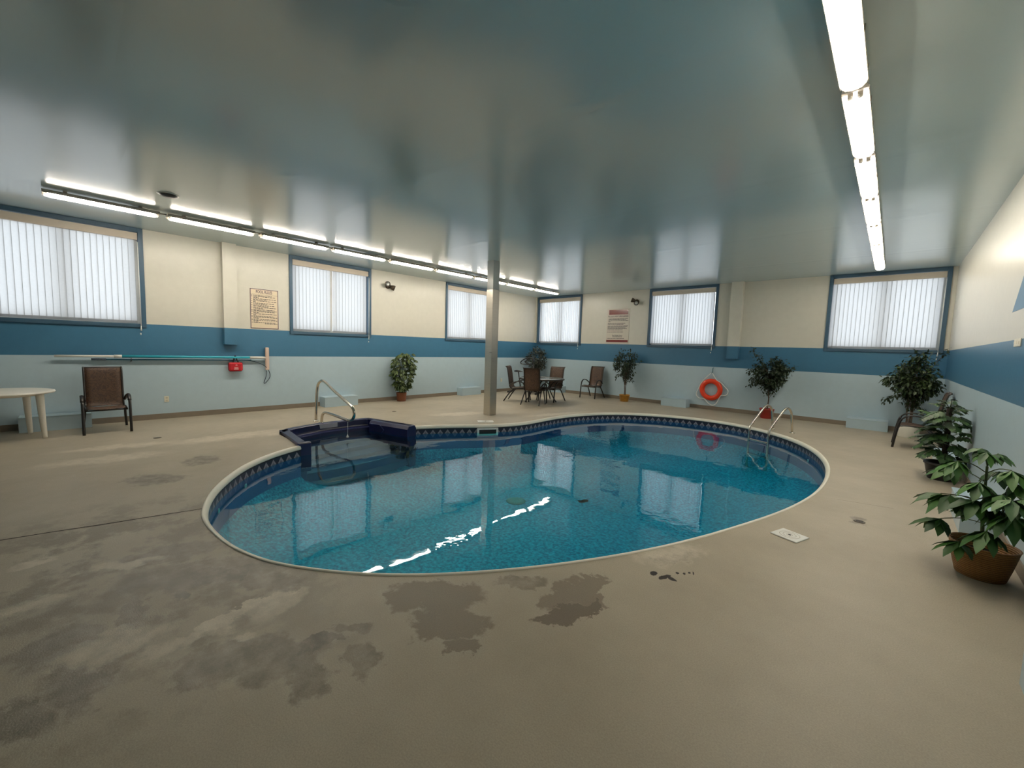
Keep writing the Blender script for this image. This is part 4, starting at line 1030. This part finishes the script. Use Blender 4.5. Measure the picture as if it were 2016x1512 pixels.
# pool pole with brush, on hooks along the left wall
pl = empty('pool_brush_pole', (0.075, 2.2, 1.17)); tag(pl, 'long white and turquoise pole with a brush head hung along the left wall', 'pool brush')
MB().tube([(0, -1.50, 0.012), (0, -0.70, 0.008)], 0.019, 10).build('inner_pole', M_polewhite, pl)
MB().tube([(0, -0.80, 0.009), (0, -0.70, 0.009)], 0.028, 10).build('locking_collar', M_polewhite, pl)
MB().tube([(0, -0.71, 0.008), (0, 1.28, -0.006)], 0.025, 10).build('outer_pole', M_poleblue, pl)
MB().tube([(0, 1.27, -0.006), (0, 1.42, -0.007), (0, 1.58, -0.007)], [0.028, 0.028, 0.022], 10).build('socket', M_polewhite, pl)
MB().box((0.0, 1.60, -0.03), (0.05, 0.075, 0.49)).build('brush_head', M_brush, pl, bevel=0.018)
MB().box((-0.035, 1.60, -0.03), (0.035, 0.05, 0.47)).build('bristles', M_bright, pl)
p2 = empty('spare_pole', (0.06, 2.2, 1.115)); tag(p2, 'thinner dark turquoise pole on the same hooks below the brush pole', 'pole')
MB().tube([(0, -1.05, 0.012), (0, 1.30, -0.004)], 0.012, 8).build('pole', mat('dark_teal_pole', (0.02, 0.12, 0.19), 0.35), p2)
MB().tube([(0, -1.08, 0.012), (0, -0.90, 0.012)], 0.018, 8).build('grip', M_hose, p2)
for y, lb_ in ((1.62, 'small dark hook under the pole above the brown chair'), (3.17, 'small dark hook under the pole above the red bag')):
    MB().tube([(0.0, y, 1.10), (0.05, y, 1.085), (0.10, y, 1.10), (0.105, y, 1.15)], 0.007, 6).build('pole_hook', M_black)
    tag(COL.objects[-1], lb_, 'hook', 'hooks carrying the poles')
cd = MB(); cd.tube(spline([(0.03, 3.05, 1.105), (0.03, 3.45, 1.10), (0.045, 3.62, 1.06), (0.10, 3.75, 0.98), (0.06, 3.84, 0.86), (0.03, 3.86, 0.74), (0.03, 3.80, 0.64), (0.03, 3.755, 0.60), (0.03, 3.745, 0.63), (0.03, 3.79, 0.76), (0.03, 3.80, 0.88)], 4), 0.007, 6)
tag(cd.build('hanging_cord', M_hose), 'dark looped cord hanging below the brush head', 'cord')

bg_ = empty('first_aid_bag', (0.085, 3.205, 0.975)); tag(bg_, 'small red zipped bag hanging by a black strap from the pole', 'bag')
MB().box((0, 0, 0), (0.09, 0.255, 0.185)).build('body', M_red, bg_, bevel=0.035)
MB().tube([(0.012, -0.122, -0.07), (0.012, -0.122, 0.07), (0.012, -0.10, 0.088), (0.012, 0.10, 0.088), (0.012, 0.122, 0.07), (0.012, 0.122, -0.07), (0.012, 0.10, -0.088), (0.012, -0.10, -0.088)], 0.0075, 6, closed=True).build('zip', M_strap, bg_)
mb = MB(); mb.tube(spline([(0.0, -0.045, 0.09), (0.0, -0.02, 0.15), (0.0, 0.0, 0.225), (0.0, 0.025, 0.15), (0.0, 0.06, 0.085)], 4), 0.013, 8, flat=(1, 0.5)); mb.build('strap', M_strap, bg_)
mb = MB()
i_ = mb.add([(0.0462, -0.012, 0.028), (0.0462, 0.028, 0.028), (0.0462, 0.018, 0.046), (0.0462, -0.002, 0.046)]); mb.face((i_, i_ + 1, i_ + 2, i_ + 3))
for z, a, b_ in ((-0.012, -0.03, 0.04), (-0.032, -0.03, 0.042), (-0.05, -0.038, 0.044)):
    mb.quad((0.0462, a, z - 0.007), (0.0462, b_, z - 0.007), (0.0462, b_, z + 0.006), (0.0462, a, z + 0.006))
mb.build('printed_mark', mat('pink_white_print', (0.72, 0.40, 0.38), 0.6), bg_)

M_socket = mat('almond_socket', (0.55, 0.50, 0.38), 0.4)
def outlet(name, label, loc, wall, cat='outlet'):
    r_ = empty(name, loc, {'L': 0, 'F': R(-90), 'R': R(180)}[wall]); tag(r_, label, cat)
    MB().bx(0, 0.007, -0.036, 0.036, -0.058, 0.058).build('cover', M_grille, r_, bevel=0.003)
    for z in (-0.024, 0.024): MB().bx(0.006, 0.009, -0.016, 0.016, z - 0.015, z + 0.015).build('socket', M_socket, r_)
outlet('wall_outlet', 'ivory wall outlet low on the left wall beside the brown chair', (0.0, 2.095, 0.37), 'L')
outlet('wall_outlet', 'white wall outlet low on the left wall behind the profile chair', (0.0, 11.2, 0.40), 'L')
sp2 = empty('wall_switch', (XR, 6.63, 1.735), R(180)); tag(sp2, 'small cream switch plate on the right wall stripe edge', 'switch')
MB().bx(0, 0.008, -0.13, 0.13, -0.036, 0.036).build('cover', M_grille, sp2, bevel=0.003)
for y in (-0.08, 0.0, 0.08): MB().bx(0.006, 0.014, y - 0.012, y + 0.012, -0.012, 0.012).build('toggle', M_white_pl, sp2)

# life ring
lr = empty('life_ring', (6.42, YF - 0.07, 0.565)); tag(lr, 'orange life ring with white rope hanging on the far wall', 'life ring')
mb = MB(); n1, n2, RR, rr = 48, 16, 0.235, 0.066; rows = []
for i in range(n1 + 1):
    a = 2 * math.pi * i / n1
    rows.append([((RR + rr * math.cos(2 * math.pi * k / n2)) * math.cos(a), rr * 0.85 * math.sin(2 * math.pi * k / n2), (RR + rr * math.cos(2 * math.pi * k / n2)) * math.sin(a)) for k in range(n2 + 1)])
mb.grid(rows, 0, True); mb.build('ring', M_orange, lr)
rope = []
for x, z in ((0.0, 0.47), (0.13, 0.27), (0.24, 0.21), (0.40, 0.06), (0.44, -0.02), (0.42, -0.10), (0.36, -0.13), (0.27, -0.14)): rope.append((x, -0.01, z))
for x, z in ((0.22, -0.24), (0.16, -0.38), (0.06, -0.43), (-0.05, -0.38), (-0.16, -0.27), (-0.27, -0.27), (-0.35, -0.22), (-0.38, -0.14), (-0.32, 0.02), (-0.28, 0.13), (-0.20, 0.26), (-0.06, 0.42), (0.0, 0.47)): rope.append((x, -0.01, z))
MB().tube(spline(rope, 3), 0.0125, 6).build('rope', M_rope, lr)
lh = MB().tube([(6.42, YF - 0.001, 1.165), (6.42, YF - 0.03, 1.15), (6.42, YF - 0.04, 1.02), (6.42, YF - 0.085, 1.015), (6.42, YF - 0.09, 1.05)], 0.011, 6).build('life_ring_hook', mat('teal_hook_paint', (0.05, 0.15, 0.20), 0.4))
tag(lh, 'teal hook on the far wall holding the life ring rope', 'hook')

# ------------------------------------------------------------------ floor fittings
def disc(name, label, cat, xy, r, m, group=None):
    r_ = empty(name, (xy[0], xy[1], 0)); tag(r_, label, cat, group)
    MB().lathe([(r, 0), (r, 0.003), (r * 0.85, 0.004), (0.0, 0.004)], 20).build('rim', m, r_)
    for k in range(-2, 3): MB().box((0, k * r * 0.3, 0.0045), (r * 1.3 * math.sqrt(max(0.1, 1 - (k * 0.3) ** 2)), r * 0.1, 0.002)).build('slot', M_black, r_)
disc('floor_drain', 'small dark floor drain on the deck in front of the lone left-wall chair', 'drain', (1.878, 1.725), 0.05, M_drain, 'round floor drains in the deck')
disc('floor_drain', 'small floor drain on the deck between the entry steps and the reddish potted plant', 'drain', (1.722, 5.909), 0.05, M_drain, 'round floor drains in the deck')
disc('floor_drain', 'small stained floor drain on the deck near the white skimmer lid at right', 'drain', (9.953, 5.872), 0.045, M_drain, 'round floor drains in the deck')
def lid(label, c, rz, w, d):
    r_ = empty('skimmer_lid', (c[0], c[1], 0), rz); tag(r_, label, 'lid', 'white skimmer lids in the deck')
    MB().bx(-w / 2, w / 2, -d / 2, d / 2, 0, 0.012).build('plate', M_bright, r_, bevel=0.005)
    mb = MB()
    for rr_ in (0.022, 0.048, 0.074):
        if rr_ < min(w, d) / 2: mb.tube([(rr_ * math.cos(2 * math.pi * k / 28), rr_ * math.sin(2 * math.pi * k / 28), 0.0122) for k in range(28)], 0.0016, 4, closed=True)
    mb.build('ring_grooves', mat('greyed_plastic', (0.5, 0.45, 0.36), 0.5), r_)
    MB().lathe([(0.012, 0.011), (0.011, 0.0135), (0.0, 0.0138)], 12).build('finger_hole', M_black, r_)
lid('white square skimmer lid flush in the right deck beside the pool', (9.529, 4.988), R(-19), 0.215, 0.205)
lid('white skimmer lid in the deck below the steel column', (3.955, 6.68), R(52), 0.33, 0.22)

# ------------------------------------------------------------------ plants
def leaf(mb, p, d, up, L_, w, fold=0.25, droop=0.2, m=0):
    d = d.normalized(); s_ = d.cross(up)
    if s_.length < 1e-3: s_ = d.cross(Vector((1, 0, 0)))
    s_.normalize(); n = s_.cross(d)
    a = p + d * L_ * 0.35 - n * droop * L_ * 0.08; b_ = p + d * L_ * 0.72 - n * droop * L_ * 0.3; t_ = p + d * L_ - n * droop * L_ * 0.6
    i = mb.add([p, a + s_ * w / 2 + n * fold * w * 0.5, b_ + s_ * w * 0.38 + n * fold * w * 0.38, t_, b_ - s_ * w * 0.38 + n * fold * w * 0.38, a - s_ * w / 2 + n * fold * w * 0.5, a, b_])
    mb.face((i, i + 6, i + 1), m, True); mb.face((i + 6, i + 7, i + 2, i + 1), m, True); mb.face((i + 7, i + 3, i + 2), m, True)
    mb.face((i, i + 5, i + 6), m, True); mb.face((i + 6, i + 5, i + 4, i + 7), m, True); mb.face((i + 7, i + 4, i + 3), m, True)

def rv():
    while True:
        v = Vector((rng.uniform(-1, 1), rng.uniform(-1, 1), rng.uniform(-1, 1)))
        if 0.05 < v.length < 1: return v

def pot(parent, prof, m, soil_r, soil_z, name='pot', n=28):
    MB().lathe(prof, n).build(name, m, parent)
    MB().lathe([(soil_r, soil_z - 0.01), (soil_r, soil_z), (0.0, soil_z + 0.008)], 20).build('soil', M_soil, parent)

def potprof(rb, rt, h, wall=0.012, lip=0.0):
    p = [(rb * 0.98, 0), (rb, 0.004), (rt, h - 0.03)]
    if lip: p += [(rt + lip, h - 0.028), (rt + lip, h)]
    else: p += [(rt, h)]
    return p + [(rt - wall, h), (rt - wall - 0.006, h - 0.05), (0.0, h - 0.055)]

def ficus(name, label, loc, trunks, crown, n_br, n_leaf, lm, potargs, sprays=(), tr=0.012, leafsize=(0.055, 0.085)):
    """crown: (centre xyz, radii xyz); sprays: (direction, length) extra leafy branches"""
    r_ = empty(name, loc); tag(r_, label, 'potted tree')
    pp, pm, sr, sz = potargs; pot(r_, pp, pm, sr, sz)
    c, rad = Vector(crown[0]), Vector(crown[1])
    tb_ = MB(); lf = MB(); tops = []
    for (x0, y0, x1, y1, zt_) in trunks:
        P = [Vector((x0, y0, sz - 0.02))]; N = 5
        for k in range(1, N + 1):
            t_ = k / N; P.append(Vector((x0 + (x1 - x0) * t_ + rng.uniform(-0.012, 0.012), y0 + (y1 - y0) * t_ + rng.uniform(-0.012, 0.012), sz + (zt_ - sz) * t_)))
        tb_.tube(spline(P, 3), [tr * (1 - 0.5 * k / (3 * N)) for k in range(3 * N + 1)], 8); tops.append(P)
    br = []
    for k in range(n_br):
        P = tops[k % len(tops)]; st_ = P[rng.randint(max(2, len(P) - 4), len(P) - 1)]
        v = rv().normalized() * rng.uniform(0.55, 1.0); e = c + Vector((v.x * rad.x, v.y * rad.y, v.z * rad.z))
        br.append((st_, e))
    for d, L_ in sprays:
        st_ = tops[0][-1]; br += [(st_, st_ + Vector(d).normalized() * L_ + rv() * 0.04) for _ in range(2)]
    for a, b_ in br:
        mid = a.lerp(b_, 0.5) + rv() * 0.04; P = spline([a, mid, b_], 3)
        tb_.tube(P, [0.0045 - 0.0028 * k / 6 for k in range(7)], 5)
        nl = max(3, int(n_leaf / len(br)))
        for _ in range(nl):
            t_ = rng.uniform(0.25, 1.05); p_ = P[min(6, int(t_ * 6))].lerp(P[min(6, int(t_ * 6) + 1)], rng.random()) + rv() * 0.055
            d = ((b_ - a).normalized() * 0.5 + rv() + Vector((0, 0, -0.45)))
            leaf(lf, p_, d, Vector((rng.uniform(-.4, .4), rng.uniform(-.4, .4), 1)), rng.uniform(*leafsize), rng.uniform(0.030, 0.042))
    blobs = [(lambda v: v.normalized() * v.length ** 0.5)(rv()) for _ in range(18)]
    for q_ in range(int(n_leaf * 0.95)):
        v = blobs[q_ % 18]; sg_ = 0.07 + 0.05 * (q_ % 3); v2 = rv(); v = v + v2.normalized() * v2.length ** 1.5 * 0.42
        p_ = c + Vector((v.x * rad.x, v.y * rad.y, v.z * rad.z)) * 0.9
        leaf(lf, p_, rv() + Vector((0, 0, -0.5)) + v * 0.5, Vector((rng.uniform(-.4, .4), rng.uniform(-.4, .4), 1)), rng.uniform(*leafsize), rng.uniform(0.032, 0.046))
    tb_.build('trunk', M_trunk, r_); lf.build('foliage', lm, r_)
    # keep leaves in front of walls
    o = lf
    return r_

def clampleaves(r_, xmin=None, xmax=None, ymax=None):
    for ch in kids(r_):
        if ch.name.split('.')[0] in ('foliage', 'trunk'):
            for v in ch.data.vertices:
                w = v.co + r_.location
                if xmin is not None and w.x < xmin: v.co.x = xmin - r_.location.x + rng.uniform(0, 0.01)
                if xmax is not None and w.x > xmax: v.co.x = xmax - r_.location.x - rng.uniform(0, 0.01)
                if ymax is not None and w.y > ymax: v.co.y = ymax - r_.location.y - rng.uniform(0, 0.01)

f1 = ficus('potted_ficus', 'slender ficus tree in a mustard yellow pot by the far wall', (4.03, 12.55, 0),
      [(-0.015, 0, 0.0, 0, 0.95), (0.02, 0.01, 0.015, 0.0, 0.95)], ((-0.02, 0, 1.20), (0.34, 0.30, 0.38)), 34, 760, M_ficus,
      (potprof(0.125, 0.155, 0.21, lip=0.006), M_potyel, 0.135, 0.165), sprays=[((0.8, 0, 0.5), 0.55), ((-0.7, 0.1, -0.5), 0.42), ((0.5, 0, -0.6), 0.38)], tr=0.014)
f2 = ficus('potted_ficus', 'bushy ficus tree with spreading branches in a red pot by the far wall', (7.86, 12.58, 0),
      [(0, 0, 0.02, 0, 0.95)], ((0.02, 0.0, 1.12), (0.44, 0.34, 0.38)), 46, 1300, M_ficus,
      (potprof(0.13, 0.155, 0.24, lip=0.008), M_potred, 0.13, 0.20), sprays=[((-0.60, 0, 1.0), 0.85), ((-0.45, 0, 0.9), 0.7), ((0.85, 0, 0.62), 0.58), ((0.7, 0, 0.5), 0.5), ((-0.9, 0, -0.3), 0.5)], tr=0.016)
f3 = ficus('potted_ficus', 'tall multi-stem ficus tree in a cream pot in the right corner', (10.40, 12.32, 0),
      [(-0.04, 0, -0.05, 0.02, 0.90), (0.03, 0.02, 0.06, 0.0, 1.0), (0.0, -0.03, 0.03, -0.05, 0.85)], ((0.0, -0.02, 1.20), (0.39, 0.40, 0.48)), 56, 1300, M_ficus2,
      (potprof(0.16, 0.175, 0.26), M_potwhite, 0.15, 0.22), sprays=[((0.55, -0.1, 1.0), 0.95), ((0.3, 0, 1.0), 0.85), ((-0.8, -0.3, -0.45), 0.42), ((0.35, -0.3, -0.5), 0.45)], tr=0.016, leafsize=(0.07, 0.10))
f4 = ficus('potted_ficus', 'grey-green leafy tree in the far corner behind the exercise bike', (0.52, 12.42, 0),
      [(0, 0, 0.0, 0, 0.9), (0.03, 0.02, 0.05, 0.02, 0.9)], ((-0.01, 0, 1.17), (0.40, 0.38, 0.42)), 36, 900, M_variegated,
      (potprof(0.14, 0.17, 0.24), M_basket2, 0.15, 0.19), sprays=[((0.6, -0.3, -0.6), 0.5)])
clampleaves(f1, ymax=YF - 0.02); clampleaves(f2, ymax=YF - 0.02); clampleaves(f3, xmax=XR - 0.02, ymax=YF - 0.06); clampleaves(f4, xmin=0.02, ymax=YF - 0.06)

def palmate(mb, c, axis, n, L_, w, droop, spread=1.0, lobes=1.0):
    """fan of leaflets around a leaf stalk tip; axis = outward stalk direction"""
    ax = axis.normalized(); s_ = ax.cross(Vector((0, 0, 1)))
    if s_.length < 1e-3: s_ = Vector((1, 0, 0))
    s_.normalize(); n_ = s_.cross(ax)
    for k in range(n):
        a = (k - (n - 1) / 2) / ((n - 1) / 2) * spread * 2.35
        d = ax * math.cos(a) + s_ * math.sin(a) - Vector((0, 0, droop * rng.uniform(0.6, 1.3)))
        leaf(mb, c, d, n_, L_ * (1 - 0.32 * abs(a) / 2.5) * rng.uniform(0.9, 1.08), w, 0.22, 0.35)

# dense umbrella plant by the left wall
u1 = empty('potted_umbrella_plant', (0.27, 7.02, 0)); tag(u1, 'dense umbrella plant in a reddish wicker pot against the left wall', 'potted plant')
pot(u1, potprof(0.118, 0.135, 0.24), M_basket2, 0.115, 0.20)
tb_, lf = MB(), MB()
for k in range(5):
    a = k * 1.256; P = [Vector((0.03 * math.cos(a), 0.03 * math.sin(a), 0.19)), Vector((0.07 * math.cos(a), 0.07 * math.sin(a) + 0.03, 0.7)), Vector((0.10 * math.cos(a), 0.12 * math.sin(a) + 0.02, 1.12))]
    tb_.tube(spline(P, 4), 0.009, 6)
for k in range(170):
    z = rng.uniform(0.30, 1.28); rad = (0.12 + 0.30 * math.sin(min(1, (z - 0.25) / 0.55) * math.pi / 2)) * (1.0 if z < 1.1 else 0.75)
    a = rng.uniform(0, 2 * math.pi); rr_ = rad * rng.uniform(0.55, 0.85)
    st_ = Vector((0.05 * math.cos(a), 0.05 * math.sin(a) + 0.02, z - 0.05)); tip = Vector((rr_ * 0.68 * math.cos(a) + 0.02, rr_ * math.sin(a) + 0.06 * (z - 0.2), z + rng.uniform(0, 0.06)))
    tb_.tube([st_, tip], 0.0028, 4)
    palmate(lf, tip, Vector((math.cos(a), math.sin(a), 0.1)), 7, rng.uniform(0.10, 0.145), 0.055, 0.95)
tb_.build('trunk', M_stem, u1); lf.build('foliage', M_umbrella, u1); clampleaves(u1, xmin=0.015)

# fatsia in the wicker basket at the right
b1 = empty('potted_aralia', (10.655, 5.27, 0)); tag(b1, 'bright green broad-leaved plant in a honey wicker basket at right', 'potted plant')
pot(b1, [(0.125, 0), (0.13, 0.004), (0.152, 0.10), (0.176, 0.225), (0.182, 0.24), (0.172, 0.242), (0.165, 0.20), (0.15, 0.15), (0.0, 0.148)], M_basket, 0.15, 0.16, 'basket', 32)
tb_, lf = MB(), MB(); top = Vector((-0.03, 0.02, 0.80))
st1 = spline([Vector((0.0, 0, 0.15)), Vector((-0.02, 0.02, 0.45)), top], 5); tb_.tube(st1, [0.013 - 0.006 * k / 10 for k in range(11)], 8)
st2 = spline([Vector((0.03, -0.03, 0.15)), Vector((0.05, -0.06, 0.40)), Vector((0.06, -0.10, 0.62))], 5); tb_.tube(st2, [0.010 - 0.004 * k / 10 for k in range(11)], 8)
LV = [(st1, 10, 250, 0.05, 0.13, 0.06), (st1, 10, 130, 0.05, 0.12, 0.07), (st1, 10, 20, 0.05, 0.12, 0.05),
      (st1, 9, 205, 0.17, 0.17, 0.02), (st1, 9, 300, 0.18, 0.17, 0.02), (st1, 8, 150, 0.19, 0.18, 0.0), (st1, 8, 60, 0.15, 0.17, 0.02), (st1, 8, 255, 0.2, 0.18, -0.02),
      (st1, 6, 215, 0.22, 0.19, 0.0), (st1, 6, 180, 0.22, 0.19, -0.03), (st1, 6, 280, 0.24, 0.19, -0.02), (st1, 5, 330, 0.18, 0.19, 0.0), (st1, 5, 120, 0.2, 0.18, 0.0),
      (st1, 4, 200, 0.23, 0.18, -0.06), (st1, 3, 235, 0.22, 0.17, -0.10), (st1, 4, 100, 0.22, 0.17, 0.0),
      (st2, 10, 255, 0.16, 0.19, 0.0), (st2, 10, 290, 0.2, 0.19, 0.0), (st2, 9, 220, 0.2, 0.19, -0.04), (st2, 8, 270, 0.26, 0.2, -0.03), (st2, 7, 310, 0.2, 0.19, -0.02), (st2, 10, 340, 0.10, 0.18, 0.06), (st2, 6, 250, 0.26, 0.19, -0.08), (st2, 9, 265, 0.36, 0.18, 0.05)]
for S_, k, deg, r0, L_, dz in LV:
    a = R(deg); d = Vector((math.cos(a), math.sin(a), 0.25)); b0 = S_[k]; tip = b0 + Vector((math.cos(a) * r0, math.sin(a) * r0, dz + 0.05))
    tip.x = min(tip.x, 0.10)
    tb_.tube(spline([b0, b0.lerp(tip, 0.5) + Vector((0, 0, 0.02)), tip], 3), 0.0035, 5)
    palmate(lf, tip, d, 9, L_ * 1.06, L_ * 0.36, 0.75, 1.0)
tb_.build('stems', M_stem, b1); lf.build('foliage', M_fatsia, b1)
for ch in kids(b1):
    if ch.name.startswith('foliage'):
        for v in ch.data.vertices:
            if v.co.x > 0.205: v.co.x = 0.205 - rng.uniform(0, 0.012)

# split-leaf plant in the black pot
d1 = empty('potted_split_leaf_plant', (10.655, 8.56, 0)); tag(d1, 'dark split-leaf plant on a moss pole in a black plastic pot', 'potted plant')
pot(d1, potprof(0.135, 0.175, 0.225, lip=0.012), M_blackpl, 0.15, 0.18)
MB().tube([(0, 0, 0.18), (0.005, 0, 0.6), (0.0, 0.01, 0.95)], 0.03, 10).build('moss_pole', mat('dark_moss_pole', (0.018, 0.012, 0.008), 0.95, bump=0.8), d1)
tb_, lf = MB(), MB()
def splitleaf(c, ax, L_):
    ax = ax.normalized(); s_ = ax.cross(Vector((0, 0, 1))).normalized(); n_ = s_.cross(ax); P = [c + ax * L_ * t_ - Vector((0, 0, 0.28 * L_ * t_ * t_)) for t_ in (0, 0.25, 0.5, 0.75, 1.0)]
    for k in range(4):
        for sg_ in (-1, 1):
            d = ax * (0.35 + 0.25 * k) + s_ * sg_ - Vector((0, 0, 0.25)); leaf(lf, P[k], d, n_, L_ * (0.62 - 0.07 * k), L_ * 0.26, 0.12, 0.3)
            leaf(lf, P[k].lerp(P[k + 1], 0.5), d, n_, L_ * (0.58 - 0.07 * k), L_ * 0.25, 0.12, 0.3)
    leaf(lf, P[3], ax - Vector((0, 0, 0.3)), n_, L_ * 0.45, L_ * 0.2, 0.1, 0.2)
for k in range(58):
    z = 0.30 + 0.70 * (k / 57.0) + rng.uniform(-0.03, 0.03); a = k * 2.4 + rng.uniform(-0.3, 0.3)
    big = 1.0 if z < 0.85 else 0.62
    L_ = rng.uniform(0.15, 0.21) * big; r0 = rng.uniform(0.09, 0.15) * big
    b0 = Vector((0.02 * math.cos(a), 0.02 * math.sin(a), z - 0.04)); tip = Vector((r0 * math.cos(a), r0 * math.sin(a), z + 0.05))
    tb_.tube([b0, tip], 0.004, 5); splitleaf(tip, Vector((math.cos(a), math.sin(a), rng.uniform(-0.55, 0.55))), L_)
tb_.build('stems', M_stem, d1); lf.build('foliage', M_split, d1)
for ch in kids(d1):
    if ch.name.startswith('foliage'):
        for v in ch.data.vertices:
            if v.co.x > 0.205: v.co.x = 0.205 - rng.uniform(0, 0.012)
